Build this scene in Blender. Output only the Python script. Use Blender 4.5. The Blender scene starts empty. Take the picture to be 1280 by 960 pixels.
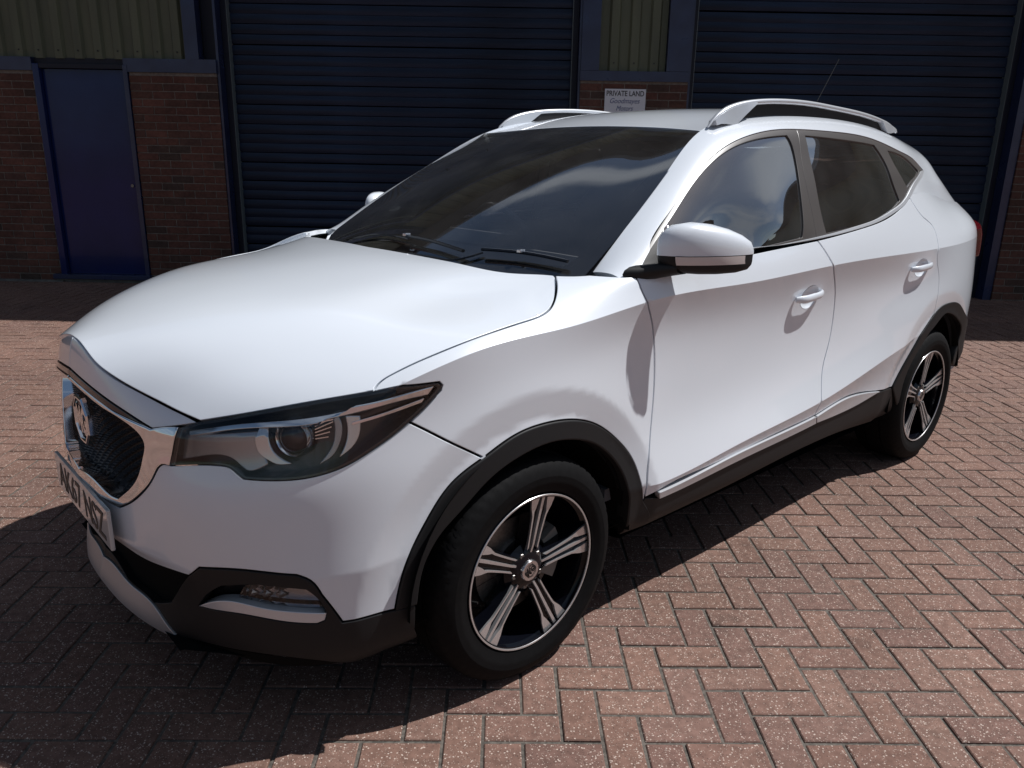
import bpy, bmesh, math, random
import numpy as np
from mathutils import Vector, Matrix
from mathutils.geometry import delaunay_2d_cdt
R = math.radians
S = bpy.context.scene
COL = S.collection

# ---------------- camera ----------------
cam = bpy.data.cameras.new('camera'); cam.sensor_width = 36; cam.lens = 27.4417; cam.clip_end = 2000; cam.clip_start = .05
camo = bpy.data.objects.new('camera', cam); COL.objects.link(camo); S.camera = camo
camo.matrix_world = Matrix(((0.9997411, -0.0131317, -0.0185840, -0.2760049), (-0.0141348, 0.2816485, -0.9594135, -2.2155526),
                            (0.0178328, 0.9594278, 0.2813900, 1.4007452), (0, 0, 0, 1)))
# ---------------- light ----------------
SUN = Vector((.66, .15, 1.0)).normalized()          # towards the sun: from behind the unit, low on the right
sun = bpy.data.lights.new('sun', 'SUN'); sun.energy = 5.0; sun.angle = R(.53); sun.color = (1, .985, .975)
suno = bpy.data.objects.new('sun', sun); COL.objects.link(suno); suno.rotation_euler = (-SUN).to_track_quat('-Z', 'Y').to_euler()
W = bpy.data.worlds.new('World'); S.world = W; W.use_nodes = True
wn = W.node_tree.nodes; wl = W.node_tree.links; wn.clear()
def wnode(t, **k):
    n = wn.new(t)
    for a, b in k.items(): setattr(n, a, b)
    return n
sky = wnode('ShaderNodeTexSky', sky_type='NISHITA', sun_disc=False, sun_elevation=math.asin(SUN.z), sun_rotation=math.atan2(SUN.x, SUN.y))
sky.dust_density = .6; sky.air_density = 1.0
tc = wnode('ShaderNodeTexCoord'); sep = wnode('ShaderNodeSeparateXYZ'); wl.new(tc.outputs['Generated'], sep.inputs[0])
zz = wnode('ShaderNodeMath', operation='MAXIMUM'); wl.new(sep.outputs['Z'], zz.inputs[0]); zz.inputs[1].default_value = .06
dx = wnode('ShaderNodeMath', operation='DIVIDE'); wl.new(sep.outputs['X'], dx.inputs[0]); wl.new(zz.outputs[0], dx.inputs[1])
dy = wnode('ShaderNodeMath', operation='DIVIDE'); wl.new(sep.outputs['Y'], dy.inputs[0]); wl.new(zz.outputs[0], dy.inputs[1])
cmb = wnode('ShaderNodeCombineXYZ'); wl.new(dx.outputs[0], cmb.inputs[0]); wl.new(dy.outputs[0], cmb.inputs[1])
noi = wnode('ShaderNodeTexNoise'); noi.inputs['Scale'].default_value = .62; noi.inputs['Detail'].default_value = 9; noi.inputs['Roughness'].default_value = .56
wl.new(cmb.outputs[0], noi.inputs['Vector'])
ramp = wnode('ShaderNodeValToRGB'); ramp.color_ramp.elements[0].position = .49; ramp.color_ramp.elements[1].position = .65
ramp.color_ramp.elements[0].color = (0, 0, 0, 1); ramp.color_ramp.elements[1].color = (.85, .85, .85, 1)
wl.new(noi.outputs['Fac'], ramp.inputs[0])
def bank(cx, cy, ang, sx, sy, amount):
    mp = wnode('ShaderNodeMapping', vector_type='TEXTURE'); mp.inputs['Location'].default_value = (cx, cy, 0); mp.inputs['Rotation'].default_value = (0, 0, ang); mp.inputs['Scale'].default_value = (sx, sy, 1)
    n2 = wnode('ShaderNodeTexNoise'); n2.inputs['Scale'].default_value = 5; n2.inputs['Detail'].default_value = 6; wl.new(cmb.outputs[0], n2.inputs['Vector'])
    off = wnode('ShaderNodeVectorMath', operation='MULTIPLY_ADD'); wl.new(n2.outputs['Color'], off.inputs[0]); off.inputs[1].default_value = (.22, .22, 0); wl.new(cmb.outputs[0], off.inputs[2])
    sb = wnode('ShaderNodeVectorMath', operation='SUBTRACT'); wl.new(off.outputs[0], sb.inputs[0]); sb.inputs[1].default_value = (.11, .11, 0); wl.new(sb.outputs[0], mp.inputs[0])
    ln = wnode('ShaderNodeVectorMath', operation='LENGTH'); wl.new(mp.outputs[0], ln.inputs[0])
    mr = wnode('ShaderNodeMapRange', interpolation_type='SMOOTHSTEP'); mr.inputs[1].default_value = 1.0; mr.inputs[2].default_value = .2; mr.inputs[3].default_value = 0; mr.inputs[4].default_value = amount; wl.new(ln.outputs['Value'], mr.inputs[0]); return mr.outputs[0]
def mxm(a, b):
    q = wnode('ShaderNodeMath', operation='MAXIMUM'); wl.new(a, q.inputs[0]); wl.new(b, q.inputs[1]); return q.outputs[0]
cl = ramp.outputs[0]
for k in ((-.10, .93, -.45, .50, .10, .9), (1.85, .72, .6, .55, .32, .9), (1.25, .22, .4, .25, .10, .6), (3.2, .9, .2, 1.0, .3, .7)): cl = mxm(cl, bank(*k))
mx = wnode('ShaderNodeMix', data_type='RGBA'); wl.new(cl, mx.inputs[0]); wl.new(sky.outputs[0], mx.inputs[6]); mx.inputs[7].default_value = (7.6, 8.3, 9.4, 1)
bg = wnode('ShaderNodeBackground'); bg.inputs['Strength'].default_value = .05; wl.new(mx.outputs[2], bg.inputs[0])
wo = wnode('ShaderNodeOutputWorld'); wl.new(bg.outputs[0], wo.inputs[0])
S.view_settings.view_transform = 'Standard'; S.view_settings.look = 'None'; S.view_settings.exposure = .02; S.view_settings.gamma = 1
S.view_settings.use_curve_mapping = False
S.cycles.max_bounces = 10; S.cycles.transparent_max_bounces = 16; S.cycles.glossy_bounces = 5
S.cycles.sample_clamp_indirect = 4; S.cycles.caustics_reflective = False; S.cycles.caustics_refractive = False

# ---------------- materials ----------------
MATS = {}
def mat(name, col, rough=.5, metal=0., coat=0., spec=.5, coat_rough=.03, emis=None):
    m = bpy.data.materials.new(name); m.use_nodes = True; b = m.node_tree.nodes['Principled BSDF']
    b.inputs['Base Color'].default_value = (*col, 1); b.inputs['Roughness'].default_value = rough; b.inputs['Metallic'].default_value = metal
    b.inputs['Coat Weight'].default_value = coat; b.inputs['Coat Roughness'].default_value = coat_rough; b.inputs['Specular IOR Level'].default_value = spec
    MATS[name] = m; return m
def nodes(m): return m.node_tree.nodes, m.node_tree.links, m.node_tree.nodes['Principled BSDF']
def grain(m, scale, amount, bump=0., dist=.002, c2=None, detail=4, coord='Object', rough=None, stretch=None):
    """breaks up the base colour (and relief) of a material with noise"""
    n, l, b = nodes(m); t = n.new('ShaderNodeTexCoord'); no = n.new('ShaderNodeTexNoise'); no.inputs['Scale'].default_value = scale; no.inputs['Detail'].default_value = detail
    src = t.outputs[coord]
    if stretch:
        mp = n.new('ShaderNodeMapping'); mp.inputs['Scale'].default_value = stretch; l.new(src, mp.inputs[0]); src = mp.outputs[0]
    l.new(src, no.inputs['Vector'])
    col = b.inputs['Base Color'].default_value[:]
    mixn = n.new('ShaderNodeMix'); mixn.data_type = 'RGBA'
    mr = n.new('ShaderNodeMapRange'); mr.inputs[1].default_value = .35; mr.inputs[2].default_value = .65; l.new(no.outputs['Fac'], mr.inputs[0]); l.new(mr.outputs[0], mixn.inputs[0])
    k = c2 or tuple(c*(1-amount) for c in col[:3])
    mixn.inputs[6].default_value = col; mixn.inputs[7].default_value = (*k, 1); l.new(mixn.outputs[2], b.inputs['Base Color'])
    if rough:
        r2 = n.new('ShaderNodeMapRange'); r2.inputs[1].default_value = .3; r2.inputs[2].default_value = .7; r2.inputs[3].default_value = rough[0]; r2.inputs[4].default_value = rough[1]
        l.new(no.outputs['Fac'], r2.inputs[0]); l.new(r2.outputs[0], b.inputs['Roughness'])
    if bump:
        bp = n.new('ShaderNodeBump'); bp.inputs['Strength'].default_value = bump; bp.inputs['Distance'].default_value = dist; l.new(no.outputs['Fac'], bp.inputs['Height']); l.new(bp.outputs[0], b.inputs['Normal'])
    return m
mat('paint', (.72, .762, .815), .28, coat=1.0)
grain(MATS['paint'], 3.0, .015)
mat('plastic', (.011, .011, .012), .55, spec=.32); grain(MATS['plastic'], 900, .3, .25, .0004)
mat('trim', (.075, .068, .064), .32, spec=.5)
mat('gloss_black', (.006, .006, .007), .12, coat=.6)
mat('void', (.004, .004, .004), .9, spec=.1)
mat('chrome', (.80, .81, .83), .06, metal=1)
mat('satin', (.66, .67, .69), .24, metal=1)
mat('skid', (.42, .43, .45), .35, metal=.6)
mat('tyre', (.004, .004, .0045), .72, spec=.14); grain(MATS['tyre'], 60, .35, .15, .001)
mat('alloy', (.66, .655, .66), .30, metal=.75); grain(MATS['alloy'], 260, .12)
mat('rim_black', (.003, .0035, .006), .14, spec=.25, coat=.12)
mat('strip', (.62, .64, .67), .30, metal=.45, coat=.3)
mat('mesh_black', (.006, .006, .007), .35, spec=.3)
mat('steel', (.22, .21, .20), .42, metal=.9); grain(MATS['steel'], 120, .3)
mat('caliper', (.20, .18, .16), .55)
mat('cloth', (.15, .15, .16), .85); grain(MATS['cloth'], 400, .3, .3, .001)
mat('liner', (.5, .49, .47), .9)
mat('dash', (.13, .13, .135), .62); grain(MATS['dash'], 500, .2, .2, .0006)
mat('paper', (.72, .72, .70), .8)
mat('lamp_grey', (.42, .42, .44), .25, metal=.8)
mat('lamp_dark', (.06, .06, .065), .22, metal=.6)
mat('white_plastic', (.75, .75, .73), .4)
mat('plate_white', (.50, .50, .50), .3, coat=1)
mat('ink', (.006, .006, .006), .5)
mat('red_lens', (.10, .004, .006), .12, coat=1)
mat('navy', (.014, .024, .075), .34, coat=.15); grain(MATS['navy'], 5, .25, rough=(.25, .45))
mat('door_navy', (.009, .020, .100), .30, coat=.1, spec=.25); grain(MATS['door_navy'], 2.2, .2, .10, .02, rough=(.10, .24))
mat('shutter', (.013, .026, .058), .5, spec=.25); grain(MATS['shutter'], 3, .28, c2=(.006, .013, .030), stretch=(.4, 1, 5), rough=(.34, .55))
mat('olive', (.100, .112, .068), .6); grain(MATS['olive'], 2.5, .3, c2=(.072, .082, .052), stretch=(3, 3, .4))
mat('mortar', (.20, .175, .15), .95); grain(MATS['mortar'], 40, .35, .4, .004)
mat('concrete', (.16, .155, .145), .9); grain(MATS['concrete'], 14, .4, .5, .004)
mat('roofing', (.10, .11, .12), .6)
mat('sign_white', (.62, .64, .68), .35)
mat('sign_black', (.01, .01, .012), .5)
mat('sign_blue', (.02, .04, .16), .5)
def glass(name, tint, refl=1.15, rough=0.0, dust=.02):
    m = bpy.data.materials.new(name); m.use_nodes = True; n = m.node_tree.nodes; l = m.node_tree.links; n.clear()
    o = n.new('ShaderNodeOutputMaterial'); mixs = n.new('ShaderNodeMixShader'); tr = n.new('ShaderNodeBsdfTransparent'); g = n.new('ShaderNodeBsdfGlossy')
    tr.inputs[0].default_value = (*tint, 1); g.inputs['Roughness'].default_value = rough; g.inputs[0].default_value = (1, 1, 1, 1)
    f = n.new('ShaderNodeFresnel'); f.inputs[0].default_value = 1.55; mu = n.new('ShaderNodeMath'); mu.operation = 'MULTIPLY'; mu.use_clamp = True; mu.inputs[1].default_value = refl
    l.new(f.outputs[0], mu.inputs[0]); l.new(mu.outputs[0], mixs.inputs[0]); l.new(tr.outputs[0], mixs.inputs[1]); l.new(g.outputs[0], mixs.inputs[2]); 
    df = n.new('ShaderNodeBsdfDiffuse'); df.inputs[0].default_value = (.75, .75, .74, 1); ms2 = n.new('ShaderNodeMixShader')   # a film of dust on the glass
    tx = n.new('ShaderNodeTexCoord'); no = n.new('ShaderNodeTexNoise'); no.inputs['Scale'].default_value = 6; no.inputs['Detail'].default_value = 5; l.new(tx.outputs['Object'], no.inputs['Vector'])
    dm = n.new('ShaderNodeMath'); dm.operation = 'MULTIPLY'; dm.inputs[1].default_value = dust*2; l.new(no.outputs['Fac'], dm.inputs[0]); l.new(dm.outputs[0], ms2.inputs[0])
    l.new(mixs.outputs[0], ms2.inputs[1]); l.new(df.outputs[0], ms2.inputs[2]); l.new(ms2.outputs[0], o.inputs[0])
    MATS[name] = m; return m
glass('glass', (.90, .92, .91), 2.6, dust=.018); glass('glass_dark', (.16, .17, .18), 1.6); glass('clear', (.97, .97, .97), .8, dust=.0)
glass('glass_side', (.34, .38, .39), 4.2)
# brick and paver materials: colour per piece from Object Info (single pieces) or from the stored tone (joined pieces)
def piece_mat(name, cols, stuff, speck=None, bump=.3, rough=.85, fine=260):
    m = bpy.data.materials.new(name); m.use_nodes = True; n, l, b = nodes(m)
    if stuff:
        a = n.new('ShaderNodeAttribute'); a.attribute_name = 'tone'; rnd = a.outputs['Fac']
    else:
        oi = n.new('ShaderNodeObjectInfo'); rnd = oi.outputs['Random']
    cr = n.new('ShaderNodeValToRGB'); e = cr.color_ramp.elements
    while len(e) < len(cols): e.new(.5)
    for i, c in enumerate(cols): e[i].position = i/(len(cols)-1); e[i].color = (*c, 1)
    l.new(rnd, cr.inputs[0]); g = n.new('ShaderNodeNewGeometry')
    no = n.new('ShaderNodeTexNoise'); no.inputs['Scale'].default_value = 38; no.inputs['Detail'].default_value = 6; l.new(g.outputs['Position'], no.inputs['Vector'])
    mul = n.new('ShaderNodeMix'); mul.data_type = 'RGBA'; mul.blend_type = 'MULTIPLY'; mul.inputs[0].default_value = .6
    c2 = n.new('ShaderNodeValToRGB'); c2.color_ramp.elements[0].position = .3; c2.color_ramp.elements[0].color = (.55, .52, .5, 1); c2.color_ramp.elements[1].position = .7; c2.color_ramp.elements[1].color = (1.25, 1.25, 1.25, 1)
    l.new(no.outputs['Fac'], c2.inputs[0]); l.new(cr.outputs[0], mul.inputs[6]); l.new(c2.outputs[0], mul.inputs[7]); out = mul.outputs[2]
    f2 = n.new('ShaderNodeTexNoise'); f2.inputs['Scale'].default_value = fine; f2.inputs['Detail'].default_value = 3; l.new(g.outputs['Position'], f2.inputs['Vector'])
    if not speck:
        wv = n.new('ShaderNodeTexNoise'); wv.inputs['Scale'].default_value = 1.7; wv.inputs['Detail'].default_value = 8; wv.inputs['Roughness'].default_value = .65; l.new(g.outputs['Position'], wv.inputs['Vector'])
        st2 = n.new('ShaderNodeMapRange'); st2.inputs[1].default_value = .38; st2.inputs[2].default_value = .66; st2.inputs[3].default_value = 1.12; st2.inputs[4].default_value = .58; l.new(wv.outputs['Fac'], st2.inputs[0])
        m3 = n.new('ShaderNodeVectorMath'); m3.operation = 'SCALE'; l.new(out, m3.inputs[0]); l.new(st2.outputs[0], m3.inputs['Scale']); out = m3.outputs[0]
    if speck:
        big = n.new('ShaderNodeTexNoise'); big.inputs['Scale'].default_value = 1.1; big.inputs['Detail'].default_value = 3; l.new(g.outputs['Position'], big.inputs['Vector'])
        st = n.new('ShaderNodeMapRange'); st.inputs[1].default_value = .35; st.inputs[2].default_value = .65; st.inputs[3].default_value = .80; st.inputs[4].default_value = 1.12; l.new(big.outputs['Fac'], st.inputs[0])
        ms = n.new('ShaderNodeVectorMath'); ms.operation = 'SCALE'; l.new(out, ms.inputs[0]); l.new(st.outputs[0], ms.inputs['Scale']); out = ms.outputs[0]
        wv = n.new('ShaderNodeTexNoise'); wv.inputs['Scale'].default_value = 3.3; wv.inputs['Detail'].default_value = 7; wv.inputs['Roughness'].default_value = .62; l.new(g.outputs['Position'], wv.inputs['Vector'])
        st2 = n.new('ShaderNodeMapRange'); st2.inputs[1].default_value = .60; st2.inputs[2].default_value = .72; st2.inputs[3].default_value = 1.0; st2.inputs[4].default_value = .62; l.new(wv.outputs['Fac'], st2.inputs[0])
        m3 = n.new('ShaderNodeVectorMath'); m3.operation = 'SCALE'; l.new(out, m3.inputs[0]); l.new(st2.outputs[0], m3.inputs['Scale']); out = m3.outputs[0]
        for sc, th, colr, w in ((190, .16, (.58, .48, .41), .72), (340, .20, (.46, .38, .32), .62), (240, .15, (.05, .03, .025), .6)):
            vo = n.new('ShaderNodeTexVoronoi'); vo.inputs['Scale'].default_value = sc; mp = n.new('ShaderNodeMapping'); mp.inputs['Location'].default_value = (sc*.01, .3, 0)
            l.new(g.outputs['Position'], mp.inputs[0]); l.new(mp.outputs[0], vo.inputs['Vector'])
            wn_ = n.new('ShaderNodeTexWhiteNoise'); l.new(vo.outputs['Color'], wn_.inputs['Vector'])
            lt = n.new('ShaderNodeMath'); lt.operation = 'LESS_THAN'; l.new(wn_.outputs['Value'], lt.inputs[0]); lt.inputs[1].default_value = .12 if sc != 240 else .14
            l2 = n.new('ShaderNodeMath'); l2.operation = 'LESS_THAN'; l.new(vo.outputs['Distance'], l2.inputs[0]); l2.inputs[1].default_value = .42
            mm = n.new('ShaderNodeMath'); mm.operation = 'MULTIPLY'; l.new(lt.outputs[0], mm.inputs[0]); l.new(l2.outputs[0], mm.inputs[1])
            m2 = n.new('ShaderNodeMath'); m2.operation = 'MULTIPLY'; l.new(mm.outputs[0], m2.inputs[0]); m2.inputs[1].default_value = w
            q = n.new('ShaderNodeMix'); q.data_type = 'RGBA'; l.new(m2.outputs[0], q.inputs[0]); l.new(out, q.inputs[6]); q.inputs[7].default_value = (*colr, 1); out = q.outputs[2]
    l.new(out, b.inputs['Base Color']); b.inputs['Roughness'].default_value = rough; b.inputs['Specular IOR Level'].default_value = .35
    bp = n.new('ShaderNodeBump'); bp.inputs['Strength'].default_value = bump; bp.inputs['Distance'].default_value = .0015; l.new(f2.outputs['Fac'], bp.inputs['Height']); l.new(bp.outputs[0], b.inputs['Normal'])
    MATS[name] = m
PAV = [(0.166, 0.092, 0.070), (0.186, 0.107, 0.081), (0.175, 0.099, 0.077), (0.198, 0.117, 0.090), (0.158, 0.089, 0.071), (0.182, 0.108, 0.086)]
piece_mat('paver', PAV, False, speck=True); piece_mat('paver_mass', PAV, True, speck=True)
BRK = [(.090, .044, .032), (.125, .052, .038), (.100, .046, .034), (.142, .060, .044), (.062, .042, .034), (.115, .050, .038)]
piece_mat('brick', BRK, False, fine=120, bump=.5); piece_mat('brick_mass', BRK, True, fine=120, bump=.5)
m = mat('joint_sand', (.135, .118, .100), .95); grain(m, 90, .55, .5, .004)

# ---------------- object helpers ----------------
def link(name, me, parent=None, loc=None):
    o = bpy.data.objects.new(name, me); COL.objects.link(o)
    if parent: o.parent = parent
    if loc is not None: o.location = loc
    return o
def tag(o, label=None, cat=None, group=None, kind=None):
    for k, v in (('label', label), ('category', cat), ('group', group), ('kind', kind)):
        if v: o[k] = v
    return o
def mesh(name, V, F, mats, N=None, smooth=False, angle=None, fm=None):
    me = bpy.data.meshes.new(name); me.from_pydata([tuple(map(float, v)) for v in V], [], [tuple(int(i) for i in f) for f in F]); me.update()
    for m in (mats if isinstance(mats, (list, tuple)) else [mats]): me.materials.append(MATS[m])
    if fm is not None: me.polygons.foreach_set('material_index', fm)
    if smooth or N is not None or angle is not None: me.shade_smooth()
    if angle is not None: me.set_sharp_from_angle(angle=R(angle))
    if N is not None: me.normals_split_custom_set_from_vertices([tuple(map(float, n)) for n in N])
    return me
def obj(name, V, F, mats, parent=None, **k): return link(name, mesh(name, V, F, mats, **k), parent)
class MB:
    """collects simple solids into one mesh"""
    def __init__(s): s.V = []; s.F = []; s.M = []
    def add(s, V, F, m=0):
        b = len(s.V); s.V += [tuple(v) for v in V]; s.F += [tuple(i+b for i in f) for f in F]; s.M += [m]*len(F); return s
    def box(s, x0, x1, y0, y1, z0, z1, m=0, ch=0.):
        if ch:
            bm = bmesh.new(); bmesh.ops.create_cube(bm, size=1)
            for v in bm.verts: v.co = Vector(((x0+x1)/2+v.co.x*(x1-x0), (y0+y1)/2+v.co.y*(y1-y0), (z0+z1)/2+v.co.z*(z1-z0)))
            bmesh.ops.bevel(bm, geom=bm.edges[:], offset=ch, segments=2, affect='EDGES', profile=.5)
            bm.verts.index_update(); s.add([v.co[:] for v in bm.verts], [[v.index for v in f.verts] for f in bm.faces], m); bm.free(); return s
        V = [(x, y, z) for z in (z0, z1) for y in (y0, y1) for x in (x0, x1)]
        return s.add(V, [(0, 2, 3, 1), (4, 5, 7, 6), (0, 1, 5, 4), (2, 6, 7, 3), (0, 4, 6, 2), (1, 3, 7, 5)], m)
    def tube(s, P, r, n=8, m=0, flat=None, up=(0, 0, 1)):
        P = [Vector(p) for p in P]; rr = r if isinstance(r, (list, tuple)) else [r]*len(P); V = []
        for i, p in enumerate(P):
            d = (P[min(i+1, len(P)-1)]-P[max(i-1, 0)]).normalized(); a = d.cross(Vector(up)).normalized(); b = a.cross(d).normalized()
            for k in range(n):
                t = 2*math.pi*k/n; V.append(p+a*math.cos(t)*rr[i]+b*math.sin(t)*rr[i]*(flat or 1))
        F = [(i*n+k, i*n+(k+1) % n, (i+1)*n+(k+1) % n, (i+1)*n+k) for i in range(len(P)-1) for k in range(n)]
        F += [tuple(range(n))[::-1], tuple((len(P)-1)*n+k for k in range(n))]
        return s.add(V, F, m)
    def build(s, name, mats, parent=None, **k):
        return obj(name, s.V, s.F, mats, parent, fm=s.M, **k)

# ---------- surface maths (car frame: x forward from the front axle, y to the car's left, z up) ----------
def spl(t, P):
    """second derivatives of the natural cubic spline through P (n,...) at knots t"""
    t = np.asarray(t, float); P = np.asarray(P, float); n = len(t)
    A = np.zeros((n, n)); B = np.zeros_like(P); A[0, 0] = A[-1, -1] = 1
    for i in range(1, n-1):
        h0, h1 = t[i]-t[i-1], t[i+1]-t[i]
        A[i, i-1] = h0; A[i, i] = 2*(h0+h1); A[i, i+1] = h1
        B[i] = 6*((P[i+1]-P[i])/h1 - (P[i]-P[i-1])/h0)
    return np.linalg.solve(A, B.reshape(n, -1)).reshape(P.shape)
def sev(t, P, M, x):
    t = np.asarray(t, float); x = np.clip(np.asarray(x, float), t[0], t[-1])
    i = np.clip(np.searchsorted(t, x, side='right')-1, 0, len(t)-2)
    h = t[i+1]-t[i]; a = (t[i+1]-x)/h; b = 1-a
    sh = (-1,)+(1,)*(P.ndim-1)
    a = a.reshape(sh); b = b.reshape(sh); h = h.reshape(sh)
    return a*P[i]+b*P[i+1]+((a**3-a)*M[i]+(b**3-b)*M[i+1])*h*h/6
def chord(P):
    d = np.linalg.norm(np.diff(P, axis=0), axis=-1)
    return np.concatenate([[0], np.cumsum(d)])
class Tensor:
    """surface through a net N[i][j]; tu along i, tv along j; breaks = rows j where a crease is allowed"""
    def __init__(s, N, tu=None, tv=None, breaks=(), bump=None):
        s.N = np.array(N, float)
        s.tu = chord(s.N[:, s.N.shape[1]//2]) if tu is None else np.asarray(tu, float)
        if tv is None:
            d = np.linalg.norm(np.diff(s.N, axis=1), axis=2).mean(0); tv = np.concatenate([[0], np.cumsum(d)])
        s.tv = np.asarray(tv, float); s.Mu = spl(s.tu, s.N); s.br = [0]+list(breaks)+[len(s.tv)-1]; s.bump = bump
        s.umax, s.vmax = s.tu[-1], s.tv[-1]
    def raw(s, u, v):
        u = np.atleast_1d(u).astype(float); v = np.atleast_1d(v).astype(float)
        R = sev(s.tu, s.N, s.Mu, u)                       # (n, J, 3)
        out = np.zeros((len(u), 3))
        for a, b in zip(s.br[:-1], s.br[1:]):
            lo, hi = s.tv[a], s.tv[b]
            m = (v >= lo) & ((v < hi) | (b == s.br[-1])) if a else ((v < hi) | (b == s.br[-1]))
            if not m.any(): continue
            t = s.tv[a:b+1]; Pm = np.swapaxes(R[m][:, a:b+1], 0, 1)     # (J,n,3)
            Mm = spl(t, Pm)
            vv = np.clip(v[m], t[0], t[-1]); i = np.clip(np.searchsorted(t, vv, side='right')-1, 0, len(t)-2)
            h = (t[i+1]-t[i])[:, None]; aa = ((t[i+1]-vv)[:, None])/h; bb = 1-aa; k = np.arange(len(vv))
            out[m] = aa*Pm[i, k]+bb*Pm[i+1, k]+((aa**3-aa)*Mm[i, k]+(bb**3-bb)*Mm[i+1, k])*h*h/6
        return out
    def __call__(s, u, v):
        P = s.raw(u, v)
        return s.bump(P) if s.bump else P
    def normal(s, u, v, e=1e-3):
        u = np.atleast_1d(u).astype(float); v = np.atleast_1d(v).astype(float)
        u0, u1 = np.clip(u-e, 0, s.umax), np.clip(u+e, 0, s.umax)
        v0, v1 = np.clip(v-e, 0, s.vmax), np.clip(v+e, 0, s.vmax)
        for b in s.br[1:-1]:                              # one-sided at creases
            c = s.tv[b]; v1 = np.where((v < c) & (v1 > c), c-1e-9, v1); v0 = np.where((v >= c) & (v0 < c), c, v0)
        n = np.cross(s(u1, v)-s(u0, v), s(u, v1)-s(u, v0))
        return n/np.maximum(np.linalg.norm(n, axis=1), 1e-12)[:, None]

PLAN = [(.866,0),(.857,.15),(.828,.30),(.780,.45),(.708,.60),(.60,.722),(.47,.80),(.33,.85),(.15,.88),(-.10,.893),(-.40,.893),
        (-.90,.89),(-1.50,.89),(-2.10,.89),(-2.50,.897),(-2.80,.883),(-3.05,.84),(-3.22,.76),(-3.33,.62),(-3.40,.38),(-3.43,0)]
# per station: 11 (z, inset) rows, row 7 is the shoulder crease
PROF = [
 [(.165,.12),(.195,.025),(.33,.035),(.44,-.004),(.55,-.004),(.66,.0),(.76,.0),(.84,.006),(.885,.012),(.92,.02),(.945,.038)],
 [(.165,.12),(.195,.025),(.33,.035),(.44,-.004),(.55,-.004),(.66,.0),(.75,.0),(.825,.004),(.87,.012),(.905,.022),(.932,.04)],
 [(.165,.11),(.195,.03),(.33,.03),(.44,-.004),(.55,-.006),(.65,.0),(.735,.0),(.79,.002),(.83,.012),(.86,.024),(.885,.042)],
 [(.17,.10),(.20,.04),(.33,.015),(.44,-.005),(.555,-.014),(.650,-.012),(.720,.004),(.77,.010),(.80,.022),(.82,.036),(.84,.055)],
 [(.175,.09),(.21,.03),(.34,.0),(.44,-.008),(.555,-.016),(.655,-.014),(.728,.006),(.785,.016),(.815,.03),(.836,.046),(.856,.064)],
 [(.18,.08),(.22,.015),(.35,-.01),(.46,-.018),(.56,-.016),(.665,-.012),(.748,.006),(.815,.018),(.84,.032),(.86,.048),(.88,.066)],
 [(.20,.06),(.24,.005),(.37,-.015),(.48,-.018),(.58,-.012),(.69,-.006),(.78,.007),(.87,.020),(.885,.036),(.898,.052),(.915,.07)],
 [(.23,.05),(.27,.0),(.39,-.010),(.49,-.006),(.60,.0),(.71,.008),(.82,.020),(.925,.022),(.943,.045),(.957,.078),(.975,.125)],
 [(.26,.07),(.31,.02),(.41,.0),(.50,.0),(.62,.0),(.74,.010),(.86,.024),(.967,.027),(.990,.055),(1.008,.105),(1.032,.20)],
 [(.26,.09),(.31,.03),(.41,.0),(.50,.0),(.62,.002),(.75,.013),(.88,.027),(.984,.025),(1.020,.060),(1.053,.118),(1.092,.25)],
 [(.27,.08),(.31,.035),(.385,.012),(.455,.002),(.60,.024),(.74,.036),(.90,.040),(1.016,.020),(1.056,.036),(1.092,.062),(1.102,.19)],
 [(.27,.08),(.31,.035),(.395,.018),(.475,.000),(.60,.032),(.74,.048),(.90,.046),(1.022,.020),(1.070,.034),(1.120,.052),(1.180,.080)],
 [(.27,.08),(.31,.035),(.420,.020),(.520,.000),(.62,.026),(.75,.046),(.91,.046),(1.036,.020),(1.085,.034),(1.135,.052),(1.200,.082)],
 [(.27,.08),(.32,.035),(.480,.018),(.620,-.002),(.69,.010),(.78,.024),(.91,.036),(1.036,.019),(1.090,.038),(1.160,.067),(1.270,.118)],
 [(.27,.08),(.32,.03),(.50,.006),(.66,.000),(.73,.002),(.81,.010),(.92,.022),(1.038,.024),(1.090,.046),(1.160,.082),(1.270,.145)],
 [(.28,.08),(.33,.03),(.48,.003),(.60,.0),(.69,.0),(.80,.003),(.92,.012),(1.045,.024),(1.085,.042),(1.145,.082),(1.240,.165)],
 [(.30,.08),(.34,.03),(.43,.0),(.52,.0),(.64,.0),(.77,.0),(.92,.010),(1.055,.022),(1.095,.034),(1.140,.065),(1.215,.150)],
 [(.31,.08),(.35,.03),(.44,.0),(.53,.0),(.65,.0),(.78,.0),(.92,.008),(1.06,.020),(1.10,.030),(1.14,.055),(1.21,.125)],
 [(.32,.08),(.36,.03),(.45,.0),(.54,.0),(.66,.0),(.79,.0),(.92,.01),(1.06,.022),(1.10,.035),(1.14,.055),(1.21,.10)],
 [(.33,.08),(.37,.03),(.46,.0),(.55,.0),(.67,.0),(.80,.0),(.92,.02),(1.06,.04),(1.10,.05),(1.14,.06),(1.21,.09)],
 [(.33,.08),(.37,.03),(.46,.0),(.55,.0),(.67,.0),(.80,.0),(.92,.02),(1.06,.04),(1.10,.05),(1.14,.06),(1.21,.09)]]
WHEEL_X = (0.0, -2.585); WHEEL_R = .322
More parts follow.
